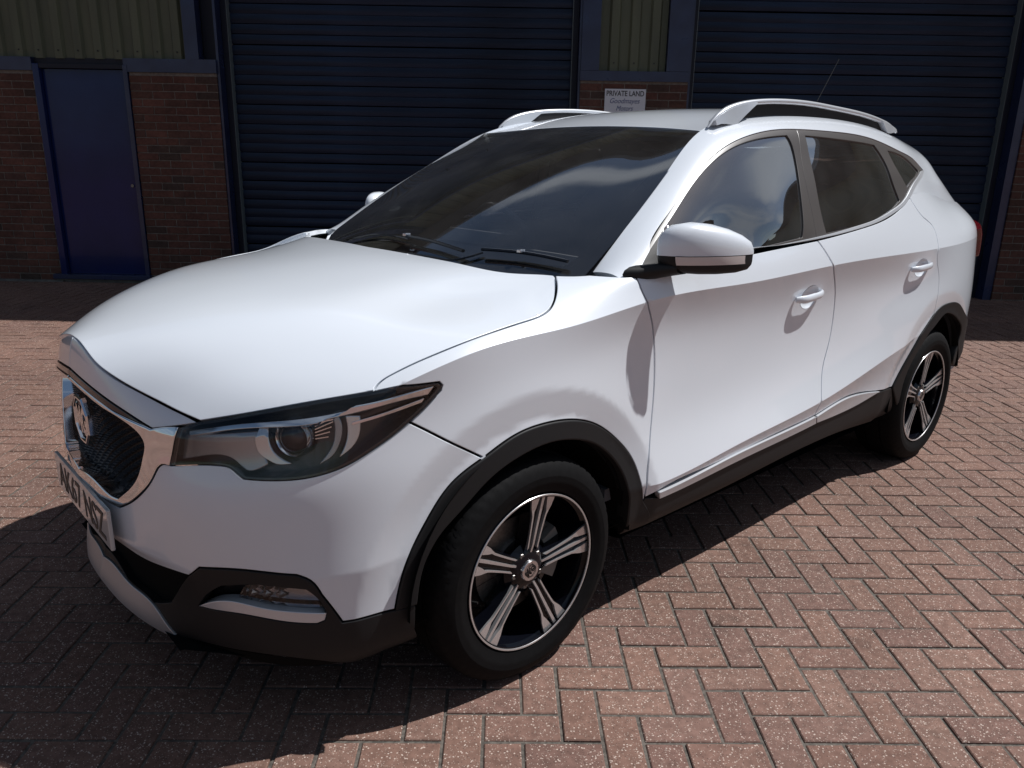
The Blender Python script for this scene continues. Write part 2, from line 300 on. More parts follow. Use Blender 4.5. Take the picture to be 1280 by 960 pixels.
def skirt_bump(P):
    """the flared lip round both wheel arches"""
    P = P.copy(); side = np.clip((np.abs(P[:, 1])-.70)/.1, 0, 1)
    for wx, amp in ((0., -.017), (-2.585, -.013)):
        r = np.hypot(P[:, 0]-wx, P[:, 2]-WHEEL_R)
        d = .508-r; t = (d+np.sqrt(d*d+.005**2))/2/.075; t = 1-(1-t+np.sqrt((1-t)**2+.0004))/2; P[:, 1] += np.sign(P[:, 1])*amp*t*side
    return P
def make_skirt():
    plan = np.array(PLAN); tu = chord(plan); M = spl(tu, plan); e = 1e-3
    N = []
    for i, (x, y) in enumerate(plan):
        a, b = sev(tu, plan, M, np.array([max(tu[i]-e, 0), min(tu[i]+e, tu[-1])])); d = (b-a)/np.linalg.norm(b-a)
        if i in (0, len(plan)-1): d = np.array([0, 1.]) if i == 0 else np.array([0, -1.])
        n = np.array([d[1], -d[0]])
        N.append([(x-n[0]*k, y-n[1]*k if 0 < i < len(plan)-1 else 0., z) for z, k in PROF[i]])
    return Tensor(N, tu=tu, breaks=(3, 7), bump=skirt_bump)
# greenhouse side: rows from the belt up to the windscreen edge / roof edge
def ghs_net():
    return [
 [(-.34,.828,1.072),(-.345,.815,1.080),(-.345,.80,1.085),(-.345,.785,1.088),(-.345,.765,1.089),(-.345,.74,1.088),(-.345,.715,1.085)],
 [(-.60,.842,1.085),(-.585,.835,1.118),(-.57,.822,1.146),(-.555,.80,1.174),(-.54,.772,1.194),(-.527,.735,1.205),(-.515,.690,1.207)],
 [(-.85,.842,1.090),(-.83,.820,1.155),(-.81,.79,1.218),(-.79,.757,1.276),(-.775,.722,1.315),(-.76,.682,1.340),(-.745,.636,1.348)],
 [(-1.12,.842,1.094),(-1.10,.806,1.188),(-1.08,.765,1.285),(-1.06,.720,1.376),(-1.04,.680,1.434),(-1.02,.630,1.472),(-1.0,.572,1.488)],
 [(-1.40,.842,1.098),(-1.39,.800,1.205),(-1.37,.752,1.318),(-1.35,.703,1.424),(-1.34,.665,1.489),(-1.32,.61,1.532),(-1.30,.545,1.552)],
 [(-1.75,.842,1.104),(-1.75,.798,1.213),(-1.74,.748,1.328),(-1.73,.698,1.438),(-1.72,.660,1.506),(-1.71,.605,1.553),(-1.70,.54,1.578)],
 [(-2.10,.840,1.112),(-2.11,.796,1.218),(-2.12,.746,1.328),(-2.12,.695,1.434),(-2.12,.655,1.500),(-2.12,.600,1.547),(-2.12,.53,1.573)],
 [(-2.40,.828,1.116),(-2.42,.785,1.212),(-2.44,.735,1.312),(-2.45,.685,1.405),(-2.46,.645,1.466),(-2.46,.590,1.512),(-2.46,.52,1.543)],
 [(-2.70,.812,1.122),(-2.70,.765,1.205),(-2.70,.712,1.296),(-2.70,.662,1.376),(-2.70,.625,1.430),(-2.70,.572,1.474),(-2.70,.50,1.512)],
 [(-2.98,.778,1.136),(-2.95,.718,1.205),(-2.92,.672,1.285),(-2.89,.632,1.355),(-2.88,.598,1.400),(-2.87,.545,1.445),(-2.87,.47,1.487)],
 [(-3.20,.680,1.150),(-3.12,.62,1.21),(-3.05,.585,1.29),(-3.0,.55,1.35),(-2.97,.52,1.39),(-2.95,.47,1.43),(-2.95,.40,1.475)],
 [(-3.33,.45,1.160),(-3.25,.43,1.22),(-3.17,.41,1.29),(-3.08,.39,1.35),(-3.03,.37,1.39),(-2.99,.33,1.43),(-2.98,.28,1.475)],
 [(-3.36,0,1.165),(-3.29,0,1.22),(-3.20,0,1.29),(-3.11,0,1.35),(-3.05,0,1.39),(-3.01,0,1.43),(-3.0,0,1.478)]]
def u_at_x(SK, x, v):
    lo, hi = 0., SK.umax
    for _ in range(40):
        m = .5*(lo+hi)
        if SK(m, v)[0][0] > x: lo = m
        else: hi = m
    return .5*(lo+hi)
def make_ghs(SK):
    N = [list(map(list, r)) for r in ghs_net()]; v9, v10 = SK.tv[9], SK.tv[10]
    for k, r in enumerate(N):
        if r[0][0] > -.7: continue
        ua = ub = {9: 4.43, 10: 4.76, 11: 5.08, 12: SK.umax}.get(k)
        if ua is None: ua, ub = u_at_x(SK, r[0][0], v9), u_at_x(SK, r[1][0], v10)
        r[0] = list(SK(ua, v9)[0]); r[1] = list(SK(ub, v10)[0]); a, b = np.array(r[1]), np.array(r[3]); m = .5*(a+b)
        r[2] = [m[0], m[1]+(.006 if r[2][1] > .1 else 0), m[2]]
    return Tensor(N)
def mirror_cols(half):
    """half rows listed from the centre column outwards to +y; gives the full net"""
    return [[(x, -y, z) for x, y, z in r[:0:-1]]+list(r) for r in half]
HOOD = [
 [(.854,0,.925),(.847,.175,.894),(.796,.358,.833),(.730,.543,.780)],
 [(.735,0,.971),(.722,.25,.952),(.656,.48,.900),(.590,.675,.836)],
 [(.590,0,1.014),(.570,.30,1.003),(.460,.56,.972),(.425,.800,.886)],
 [(.340,0,1.060),(.310,.33,1.050),(.235,.60,1.014),(.210,.835,.962)],
 [(.110,0,1.090),(.080,.34,1.080),(.030,.61,1.040),(.010,.850,.993)],
 [(.010,0,1.101),(-.02,.36,1.094),(-.090,.65,1.062),(-.110,.840,1.020)],
 [(-.10,0,1.110),(-.13,.38,1.104),(-.215,.69,1.090),(-.240,.760,1.080)]]
def make_hood():
    rows = []
    for c, m, k, e in HOOD:
        k2 = [.5*(a+b) for a, b in zip(k, e)]; k2[2] += .004; m2 = [.5*(a+b) for a, b in zip(m, k)]; m2[2] += .007
        rows.append([c, m, m2, k, k2, e])
    return Tensor(mirror_cols(rows))
SCREEN = [
 [(-.060,0,1.055),(-.085,.25,1.055),(-.170,.50,1.06),(-.285,.722,1.060)],
 [(-.330,0,1.205),(-.350,.25,1.204),(-.415,.49,1.199),(-.515,.694,1.207)],
 [(-.600,0,1.340),(-.615,.25,1.337),(-.665,.46,1.330),(-.745,.642,1.348)],
 [(-.860,0,1.447),(-.865,.23,1.444),(-.890,.43,1.435),(-.925,.592,1.447)],
 [(-1.06,0,1.517),(-1.055,.22,1.513),(-1.045,.41,1.502),(-1.012,.574,1.493)]]
ROOF = [
 [(-1.055,0,1.513),(-1.05,.22,1.509),(-1.04,.41,1.500),(-1.0,.572,1.488)],
 [(-1.30,0,1.573),(-1.30,.22,1.570),(-1.30,.41,1.562),(-1.30,.545,1.552)],
 [(-1.70,0,1.606),(-1.70,.22,1.603),(-1.70,.41,1.593),(-1.70,.54,1.578)],
 [(-2.12,0,1.603),(-2.12,.22,1.600),(-2.12,.40,1.588),(-2.12,.53,1.573)],
 [(-2.50,0,1.577),(-2.49,.22,1.573),(-2.48,.39,1.560),(-2.46,.52,1.543)],
 [(-2.80,0,1.542),(-2.78,.22,1.538),(-2.74,.38,1.524),(-2.70,.50,1.512)],
 [(-3.02,0,1.503),(-3.0,.20,1.500),(-2.94,.36,1.494),(-2.87,.47,1.487)]]
def make_screen(): return Tensor(mirror_cols(SCREEN))
def make_roof(): return Tensor(mirror_cols(ROOF))
def coons(c0, c1, d0, d1):
    """c0(u),c1(u): v=0,1 edges; d0(v),d1(v): u=0,1 edges; callables on [0,1]"""
    def f(u, v):
        u = np.atleast_1d(u).astype(float); v = np.atleast_1d(v).astype(float); U = u[:, None]; V = v[:, None]
        z = np.zeros_like(u); o = z+1
        return ((1-V)*c0(u)+V*c1(u)+(1-U)*d0(v)+U*d1(v)-(1-U)*(1-V)*c0(z)-U*(1-V)*c0(o)-(1-U)*V*c1(z)-U*V*c1(o))
    return f
def curve(P):
    P = np.array(P, float); t = chord(P); t = t/t[-1]; M = spl(t, P)
    return lambda x: sev(t, P, M, np.atleast_1d(x))
PANELS = {
 'hood': ('H',[[(0.0138,0.7848),(0.0153,0.8753),(0.0114,1.0377),(0.0046,1.2367),(0.021,1.3791),(0.0226,1.4577),(0.0277,1.5037)],[(0.0277,1.5037),(0.0828,1.521),(0.1363,1.5321),(0.2067,1.5418),(0.2781,1.5535)],[(0.2768,1.5554),(0.2892,1.5452),(0.3098,1.5359),(0.3395,1.5313),(0.3859,1.5301),(0.4412,1.534),(0.536,1.5426),(0.6449,1.5413),(0.7671,1.5371),(0.8108,1.5379),(0.8407,1.5337),(0.8658,1.5236),(0.8928,1.5072),(0.9286,1.4715),(0.9651,1.3858)],[(0.9651,1.3858),(0.9588,1.3528),(0.9225,1.2926),(0.925,1.1),(0.925,0.7848)]]),
 'fender': ('S',[[(0.9722,0.7719),(1.05,0.7341),(1.1277,0.7082)],[(1.1277,0.7082),(1.136,0.6957),(1.1148,0.6758),(1.0877,0.6605),(1.0511,0.6454)],[(1.0511,0.6454),(1.1465,0.5583),(1.2518,0.4746)],[(1.2519,0.4765),(1.3441,0.5037),(1.4445,0.5108),(1.557,0.5006),(1.6591,0.4706),(1.7551,0.4141),(1.8213,0.3536),(1.8506,0.2951),(1.8693,0.2178)],[(1.8693,0.2178),(1.8756,0.2334)],[(1.8756,0.2334),(1.8725,0.3093),(1.8857,0.3817),(1.9026,0.4594),(1.9114,0.5445),(1.9024,0.6133),(1.8683,0.6861),(1.821,0.7578),(1.8087,0.8195)],[(1.8087,0.8195),(1.7973,0.8235)],[(1.7973,0.8235),(1.7357,0.8425),(1.6953,0.8595)],[(1.6953,0.8595),(1.655,0.8663),(1.6165,0.8777)],[(1.6165,0.8777),(1.5801,0.8494),(1.5431,0.8233),(1.5155,0.8071),(1.4879,0.7959),(1.451,0.789),(1.3952,0.7869),(1.2759,0.7871),(1.1927,0.7895),(1.1168,0.795),(1.069,0.8012),(1.0263,0.8056),(0.998,0.8039),(0.9803,0.7897),(0.9722,0.7719)]]),
 'bumper': ('S',[[(0.4693,0.6051),(0.6051,0.6362),(0.637,0.629),(0.6563,0.6082),(0.6747,0.5892)],[(0.6747,0.5892),(0.756,0.5805),(0.8278,0.5777),(0.8996,0.5879),(0.9638,0.6122),(1.0076,0.6281),(1.0511,0.6454)],[(1.0511,0.6454),(1.1465,0.5583),(1.2518,0.4746)],[(1.2519,0.4765),(1.159,0.4407),(1.0937,0.3708),(1.0526,0.3069),(1.0207,0.2216),(1.007,0.1675)],[(1.007,0.1675),(0.9422,0.1752),(0.8775,0.1811)],[(0.8775,0.1811),(0.8354,0.2559)],[(0.8354,0.2559),(0.8232,0.2835),(0.8103,0.3011),(0.783,0.3188)],[(0.783,0.3188),(0.6653,0.3321),(0.5365,0.314)],[(0.5365,0.314),(0.4936,0.2797)],[(0.4936,0.2797),(0.3946,0.2717),(0.2647,0.2678),(0.1721,0.2892),(0,0.245)],[(0,0.245),(0,0.405)],[(0,0.405),(0.1315,0.4053),(0.2,0.3948),(0.2494,0.3967)],[(0.2494,0.3967),(0.3064,0.4276),(0.3614,0.472),(0.4055,0.5265),(0.4286,0.5804)],[(0.4286,0.5804),(0.4492,0.6041),(0.4693,0.6051)]]),
 'nose': ('S',[[(0,0.853),(0.0483,0.8461),(0.1353,0.8224),(0.2762,0.827),(0.3997,0.8473),(0.4807,0.8295),(0.5376,0.7975)],[(0.5376,0.7975),(0.4689,0.7738),(0.4085,0.7508)],[(0.4085,0.7508),(0.3399,0.7585),(0.2418,0.7569),(0.1197,0.7515),(0,0.752)],[(0,0.752),(0,0.853)]]),
 'black_strip': ('S',[[(0,0.752),(0.1197,0.7515),(0.2418,0.7569),(0.3399,0.7585),(0.3926,0.7522)],[(0.3926,0.7522),(0.3606,0.7515),(0.2433,0.7419),(0.1503,0.734),(0,0.732)],[(0,0.732),(0,0.752)]]),
 'chrome_frame': ('S',[[(0,0.732),(0.1503,0.734),(0.2433,0.7419),(0.3606,0.7515),(0.3926,0.7522)],[(0.3926,0.7522),(0.4085,0.7508)],[(0.4085,0.7508),(0.4692,0.7726),(0.4883,0.775)],[(0.4883,0.775),(0.4766,0.6877),(0.4693,0.6051)],[(0.4693,0.6051),(0.4492,0.6041),(0.4286,0.5804)],[(0.4286,0.5804),(0.4055,0.5265),(0.3614,0.472),(0.3064,0.4276),(0.2494,0.3967)],[(0.2494,0.3967),(0.2,0.3948),(0.1315,0.4053),(0,0.405)],[(0,0.405),(0,0.43)],[(0,0.43),(0.1482,0.4317),(0.2295,0.4197),(0.2535,0.4227)],[(0.2535,0.4227),(0.3103,0.4691),(0.3589,0.5343),(0.3786,0.6055)],[(0.3786,0.6055),(0.3834,0.6718),(0.3606,0.7152),(0.2938,0.7341),(0.2423,0.7268),(0.1633,0.7206),(0,0.718)],[(0,0.718),(0,0.732)]]),
 'grille': ('S',[[(0,0.718),(0.1633,0.7206),(0.2423,0.7268),(0.2938,0.7341),(0.3606,0.7152),(0.3834,0.6718),(0.3786,0.6055)],[(0.3786,0.6055),(0.3589,0.5343),(0.3103,0.4691),(0.2535,0.4227)],[(0.2535,0.4227),(0.2295,0.4197),(0.1482,0.4317),(0,0.43)],[(0,0.43),(0,0.718)]]),
 'headlight': ('S',[[(0.4888,0.7725),(0.5414,0.801)],[(0.5414,0.801),(0.651,0.8215),(0.749,0.8367),(0.8674,0.8294),(0.9722,0.7719)],[(0.9722,0.7719),(1.05,0.7341),(1.1277,0.7082)],[(1.1277,0.7082),(1.136,0.6957),(1.1148,0.6758),(1.0877,0.6605),(1.0511,0.6454)],[(1.0511,0.6454),(1.0076,0.6281),(0.9638,0.6122),(0.8996,0.5879),(0.8278,0.5777),(0.756,0.5805),(0.6747,0.5892)],[(0.6747,0.5892),(0.6563,0.6082),(0.637,0.629),(0.6051,0.6362),(0.4693,0.6051)],[(0.4693,0.6051),(0.4766,0.6877),(0.4888,0.7725)]]),
 'intake': ('S',[[(0,0.242),(0.1459,0.2739),(0.2579,0.2619),(0.3922,0.2682),(0.4805,0.2704)],[(0.4805,0.2704),(0.4316,0.2183),(0.3828,0.1717)],[(0.3828,0.1717),(0.3052,0.151),(0.1848,0.1613),(0.0492,0.1867),(0,0.185)],[(0,0.185),(0,0.242)]]),
 'fog_hole': ('S',[[(0.5034,0.1981),(0.5398,0.2367),(0.5958,0.2807)],[(0.5958,0.2807),(0.6606,0.2957),(0.7324,0.292),(0.8034,0.2762)],[(0.8034,0.2762),(0.8246,0.2516),(0.8442,0.2099)],[(0.8442,0.2099),(0.8407,0.1953),(0.8215,0.1888)],[(0.8215,0.1888),(0.7536,0.1968),(0.6494,0.2074),(0.5468,0.2009),(0.5034,0.1981)]]),
 'fog_chrome': ('S',[[(0.5034,0.1981),(0.6221,0.2383),(0.6964,0.2302),(0.7668,0.2215),(0.8442,0.2099)],[(0.8442,0.2099),(0.8407,0.1953),(0.8215,0.1888)],[(0.8215,0.1888),(0.7536,0.1968),(0.6494,0.2074),(0.5468,0.2009),(0.5034,0.1981)]]),
 'lower_bumper': ('S',[[(0,0.185),(0.0492,0.1867),(0.1848,0.1613),(0.3052,0.151),(0.3828,0.1717)],[(0.3828,0.1717),(0.4316,0.2183),(0.4936,0.2797)],[(0.4936,0.2797),(0.5365,0.314)],[(0.5365,0.314),(0.6653,0.3321),(0.783,0.3188)],[(0.783,0.3188),(0.8103,0.3011),(0.8232,0.2835),(0.8354,0.2559)],[(0.8354,0.2559),(0.8775,0.1811)],[(0.8775,0.1811),(0.9422,0.1752),(1.007,0.1675)],[(1.007,0.1675),(1.056,0.1628)],[(1.056,0.1628),(1.0536,0.1003)],[(1.0536,0.1003),(1.0612,0.0214),(0.9659,0.0156),(0.843,0.0852),(0.6306,0.1117),(0.393,0.0879)],[(0.393,0.0879),(0.3303,0.1404),(0.2036,0.1596),(0.0632,0.1705),(0,0.165)],[(0,0.165),(0,0.185)]]),
 'splitter': ('S',[[(0,0.165),(0.0632,0.1705),(0.2036,0.1596),(0.3303,0.1404),(0.393,0.0879)],[(0.393,0.0879),(0.385,0.078)],[(0.385,0.078),(0.278,0.094),(0.119,0.108),(0,0.112)],[(0,0.112),(0,0.165)]]),
 'front_door': ('S',[[(1.8087,0.8195),(1.821,0.7578),(1.8683,0.6861),(1.9024,0.6133),(1.9114,0.5445),(1.9026,0.4594),(1.8857,0.3817),(1.8725,0.3093),(1.8756,0.2334)],[(1.8756,0.2334),(1.9215,0.254),(2.2086,0.2529),(2.5518,0.245),(2.8871,0.2345)],[(2.8871,0.2345),(2.9057,0.3102),(2.9183,0.3671),(2.9365,0.4227),(2.9902,0.5102),(3.0045,0.5971),(2.9926,0.6374),(2.9314,0.7087),(2.8667,0.7725),(2.8104,0.8284)],[(2.8104,0.8284),(2.6099,0.8244),(2.4211,0.8208),(2.066,0.8179),(1.8299,0.8282)],[(1.8299,0.8282),(1.8087,0.8195)]]),
 'rear_door': ('S',[[(2.8104,0.8284),(2.8667,0.7725),(2.9314,0.7087),(2.9926,0.6374),(3.0045,0.5971),(2.9902,0.5102),(2.9365,0.4227),(2.9183,0.3671),(2.9057,0.3102),(2.8871,0.2345)],[(2.8871,0.2345),(3.103,0.2349),(3.2856,0.2057),(3.4826,0.1691),(3.6101,0.1571)],[(3.6101,0.1571),(3.696,0.2311),(3.7728,0.2932),(3.8904,0.4048)],[(3.8904,0.4048),(3.9085,0.4188)],[(3.9085,0.4188),(3.9057,0.5352),(3.9056,0.6333),(3.8526,0.7344),(3.8624,0.8025),(3.7793,0.8397),(3.6997,0.8924)],[(3.6997,0.8924),(3.5135,0.8605),(3.3191,0.8445),(3.1216,0.8386),(2.8104,0.8284)]]),
 'chrome_front': ('S',[[(1.9221,0.2515),(2.2096,0.2502),(2.553,0.2427),(2.8879,0.2331)],[(2.8879,0.2331),(2.9066,0.1971)],[(2.9066,0.1971),(2.5702,0.2026),(2.2243,0.2068),(1.9307,0.2142)],[(1.9307,0.2142),(1.9221,0.2515)]]),
 'chrome_rear': ('S',[[(2.894,0.2311),(3.1045,0.2327),(3.2867,0.2039),(3.4596,0.1723)],[(3.4596,0.1723),(3.2494,0.1699),(2.9114,0.1973)],[(2.9114,0.1973),(2.894,0.2311)]]),
 'sill': ('S',[[(1.8693,0.2178),(1.8761,0.231)],[(1.8761,0.231),(1.9313,0.2117)],[(1.9313,0.2117),(2.225,0.2043),(2.5709,0.2005),(2.9074,0.1951)],[(2.9074,0.1951),(3.2501,0.1683),(3.4604,0.1709)],[(3.4604,0.1709),(3.6109,0.1558)],[(3.6109,0.1558),(3.7379,0.0)],[(3.7379,0.0),(2.8282,0.1054),(2.3136,0.0705),(1.8511,0.0042)],[(1.8511,0.0042),(1.9065,0.0614)],[(1.9065,0.0614),(1.8693,0.2178)]]),
 'arch_front': ('S',[[(1.007,0.1675),(1.0207,0.2216),(1.0526,0.3069),(1.0937,0.3708),(1.159,0.4407),(1.2519,0.4765),(1.3441,0.5037),(1.4445,0.5108),(1.557,0.5006),(1.6591,0.4706),(1.7551,0.4141),(1.8213,0.3536),(1.8506,0.2951),(1.8693,0.2178)],[(1.8693,0.2178),(1.9065,0.0614),(1.8401,0.0099)],[(1.8401,0.0099),(1.8097,0.139),(1.7953,0.2665),(1.7664,0.3324),(1.7133,0.3835),(1.6315,0.431),(1.5549,0.453),(1.463,0.4629),(1.3603,0.4512),(1.2589,0.4164),(1.1809,0.3642),(1.1235,0.3223),(1.0863,0.2678),(1.06,0.1632)],[(1.06,0.1632),(1.007,0.1675)]]),
 'arch_rear': ('S',[[(3.6101,0.1571),(3.696,0.2311),(3.7728,0.2932),(3.8904,0.4048),(3.9472,0.4466),(4.052,0.4718),(4.2005,0.4707),(4.3301,0.4361),(4.5278,0.3352),(4.5278,0.2496)],[(4.5278,0.2496),(4.5089,0.2346),(4.475,0.1936),(4.4256,0.1477)],[(4.4256,0.1477),(4.3193,0.1818),(4.3553,0.2686),(4.3588,0.347),(4.2681,0.3861),(4.1337,0.4062),(4.0282,0.4037),(3.9104,0.3182),(3.8039,0.2553),(3.738,0.2041),(3.7079,0.1598),(3.7317,0.0622)],[(3.7317,0.0622),(3.6101,0.1571)]]),
 'dlo_front': ('G',[[(0.0506,0.0599),(0.1778,0.3004),(0.3221,0.3381),(0.5642,0.3488),(0.7763,0.3467),(0.9309,0.3469),(1.0871,0.3476),(1.2252,0.3429)],[(1.2252,0.3429),(1.1593,0.2425),(1.0974,0.1394),(1.0582,0.0)],[(1.0582,0.0),(0.8503,0.0),(0.6364,0.0),(0.287,0.0083),(0.0671,0.072)],[(0.0671,0.072),(0.0506,0.0599)]]),
 'dlo_rear': ('G',[[(1.2252,0.3429),(1.5169,0.3341),(1.8146,0.3215),(2.096,0.2976),(2.281,0.2756),(2.3505,0.245)],[(2.3505,0.245),(2.1829,0.1376),(2.0293,0.0648)],[(2.0293,0.0648),(1.8321,0.0302),(1.6168,0.0143),(1.3977,0.0081),(1.0582,0.0)],[(1.0582,0.0),(1.0974,0.1394),(1.1593,0.2425),(1.2252,0.3429)]]),
 'side_line': ('G',[[(0.038,0.0549),(0.0506,0.0599),(0.1778,0.3004),(0.3221,0.3381),(0.5642,0.3488),(0.7763,0.3467),(0.9309,0.3469),(1.0871,0.3476),(1.2252,0.3429),(1.5169,0.3341),(1.8146,0.3215),(2.096,0.2976),(2.281,0.2756),(2.3505,0.245)],[(2.3505,0.245),(2.1829,0.1376),(2.0293,0.0648)]]),
 'glass_front': ('G',[[(0.2659,0.3095),(0.3859,0.3228),(0.5381,0.3322),(0.6542,0.3326),(0.7526,0.3314),(0.9037,0.3281),(1.1338,0.3224)],[(1.1338,0.3224),(1.1372,0.3045),(1.0816,0.193),(0.9976,0.0871),(0.9595,0.0207)],[(0.9595,0.0207),(0.6515,0.0005),(0.3398,0.0269),(0.1481,0.098)],[(0.1481,0.098),(0.2198,0.2687),(0.2659,0.3095)]]),
 'sail': ('G',[[(0.0671,0.072),(0.1571,0.2694),(0.2564,0.3096)],[(0.2564,0.3096),(0.2034,0.2554),(0.143,0.1034)],[(0.143,0.1034),(0.0671,0.072)]]),
 'glass_rear': ('G',[[(1.2591,0.3179),(1.5802,0.3047),(1.8165,0.2976)],[(1.8165,0.2976),(1.8557,0.2495),(1.8777,0.147),(1.9141,0.0613)],[(1.9141,0.0613),(1.769,0.0344),(1.5645,0.0245),(1.1471,0.0259)],[(1.1471,0.0259),(1.1631,0.1199),(1.2021,0.1958),(1.2591,0.3179)]]),
 'glass_quarter': ('G',[[(1.9348,0.2862),(2.2111,0.2546),(2.2621,0.2297)],[(2.2621,0.2297),(2.1501,0.1651),(2.0324,0.1044)],[(2.0324,0.1044),(1.9707,0.1916),(1.9348,0.2862)]]),
 'belt_chrome': ('G',[[(1.0582,0.0),(1.3977,0.0081),(1.6168,0.0143),(1.8321,0.0302),(2.0293,0.0648),(2.1829,0.1376),(2.3505,0.245)],[(2.3505,0.245),(2.2669,0.2227)],[(2.2669,0.2227),(2.1423,0.1477),(2.0051,0.0762),(1.8158,0.0406),(1.6165,0.0262),(1.4098,0.0219),(1.0646,0.0129)],[(1.0646,0.0129),(0.8519,0.004),(0.6468,0.0),(0.3758,0.0116)],[(0.3758,0.0116),(0.3683,0.0015)],[(0.3683,0.0015),(0.6364,0.0),(0.8503,0.0),(1.0582,0.0)]]),
 'ws_glass': ('W',[[(0.0442,1.3338),(0.1764,1.3321),(0.3932,1.3329),(0.6513,1.3338),(0.9702,1.3338)],[(0.9702,1.3338),(1.0068,0.763),(1.0565,0.2285),(1.0329,0.0808)]]),
 'lamp_ring_out': ('S',[[(0.9284,0.6503),(0.9257,0.6287),(0.9155,0.6096),(0.8989,0.5942),(0.877,0.5838),(0.8513,0.5786),(0.8234,0.5785),(0.7949,0.5832),(0.7675,0.5926),(0.7428,0.6067),(0.7224,0.6261),(0.7081,0.6507),(0.7015,0.6794),(0.7034,0.7099),(0.7136,0.7387),(0.7299,0.7575),(0.7525,0.7705),(0.7799,0.7775),(0.81,0.7757),(0.8405,0.7633),(0.8686,0.741),(0.8925,0.7192),(0.9112,0.6963),(0.9234,0.6731),(0.9284,0.6503)]]),
 'lamp_ring_in': ('S',[[(0.897,0.6609),(0.8953,0.6423),(0.8883,0.6256),(0.8766,0.6118),(0.861,0.602),(0.8425,0.5967),(0.8224,0.5961),(0.8018,0.6002),(0.782,0.6087),(0.7643,0.6217),(0.7497,0.6391),(0.7397,0.6602),(0.735,0.6841),(0.7362,0.7086),(0.7432,0.7313),(0.7551,0.7485),(0.771,0.7586),(0.7903,0.7634),(0.8117,0.7616),(0.8335,0.752),(0.8536,0.7365),(0.8709,0.719),(0.8845,0.7),(0.8934,0.6804),(0.897,0.6609)]]),
 'lamp_strip': ('S',[[(0.5116,0.7682),(0.5956,0.7854),(0.6953,0.7918),(0.8637,0.766),(0.9692,0.7318),(1.0495,0.7145),(1.1214,0.7017)],[(1.1214,0.7017),(1.1026,0.6868)],[(1.1026,0.6868),(1.0394,0.702),(0.974,0.7157),(0.867,0.7404),(0.7193,0.7715),(0.5991,0.7683),(0.515,0.7524)],[(0.515,0.7524),(0.5116,0.7682)]]),
 'lamp_strip_low': ('S',[[(0.9191,0.7055),(0.9916,0.6934),(1.0964,0.6818)],[(1.0964,0.6818),(1.0881,0.6739)],[(1.0881,0.6739),(0.9912,0.6856),(0.9187,0.6971)],[(0.9187,0.6971),(0.9191,0.7055)]]),
 'lamp_inner': ('S',[[(0.4872,0.7581),(0.5754,0.7641),(0.7004,0.767)],[(0.7004,0.767),(0.7063,0.7028),(0.7219,0.6346)],[(0.7219,0.6346),(0.6735,0.6142),(0.6359,0.6529),(0.4808,0.6329)],[(0.4808,0.6329),(0.4872,0.7581)]]),
 'fog_lens': ('S',[[(0.6256,0.2406),(0.6456,0.2755),(0.6681,0.2905)],[(0.6681,0.2905),(0.7357,0.2873),(0.7996,0.2724)],[(0.7996,0.2724),(0.8175,0.2507),(0.8348,0.2154)],[(0.8348,0.2154),(0.7671,0.2246),(0.6957,0.2328),(0.6256,0.2406)]]),
 'ws_clear': ('W',[[(0.1281,0.7848),(0.1199,0.8869),(0.1027,1.1146),(0.0924,1.2555)],[(0.0924,1.2555),(0.1267,1.2645),(0.3549,1.2593),(0.6455,1.2624),(0.8971,1.2743)],[(0.8971,1.2743),(0.9547,1.2205),(0.9723,1.0218),(0.9647,0.8108)]]),
 'handle_f': ('S',[[(2.6737,0.6588),(2.7886,0.6562),(2.9075,0.6543)]]),
 'handle_r': ('S',[[(3.6055,0.6758),(3.7131,0.6824),(3.8223,0.6831)]]),
 'wiper_a': ('W',[[(0.0641,0.3761),(0.1254,0.5094),(0.1329,0.7137)]]),
 'arm_a': ('W',[[(0.1329,0.7137),(0.123,0.8514),(0.0911,0.986)]]),
 'wiper_b': ('W',[[(0.062,0.7932),(0.0578,0.9084),(0.0577,0.9755),(0.1081,1.0326)]]),
 'arm_b': ('W',[[(0.1081,1.0326),(0.1069,1.143),(0.0755,1.2767)]]),
 'taillight': ('S',[[(4.5,0.775),(4.66,0.8),(4.98,0.8)],[(4.98,0.8),(4.98,0.66)],[(4.98,0.66),(4.75,0.64),(4.6,0.655)],[(4.6,0.655),(4.5,0.775)]]),
 'bezel_left': ('S',[[(0.6975,0.7751),(0.6907,0.7483),(0.6909,0.7112),(0.7026,0.6721),(0.7235,0.6488),(0.7447,0.6319),(0.7796,0.6287)],[(0.7796,0.6287),(0.75,0.6564),(0.7307,0.6955),(0.7235,0.7436),(0.7212,0.7713)],[(0.7212,0.7713),(0.6975,0.7751)]]),
 'bezel_right': ('S',[[(0.9051,0.7295),(0.9392,0.7125)],[(0.9392,0.7125),(0.9397,0.6853),(0.933,0.6558),(0.9115,0.6301),(0.8855,0.6157)],[(0.8855,0.6157),(0.9017,0.6484),(0.9083,0.68),(0.9051,0.7295)]]),
 'bezel_mid': ('S',[[(0.869,0.7562),(0.8867,0.7435)],[(0.8867,0.7435),(0.8962,0.7143),(0.8968,0.685),(0.8886,0.6537),(0.8701,0.6239),(0.8386,0.6088)],[(0.8386,0.6088),(0.8582,0.6331),(0.873,0.6598),(0.8794,0.6927),(0.8788,0.7228),(0.869,0.7562)]]),
 'proj_c': ('S',[[(0.7839,0.7109),(0.7875,0.7097)]]),
}
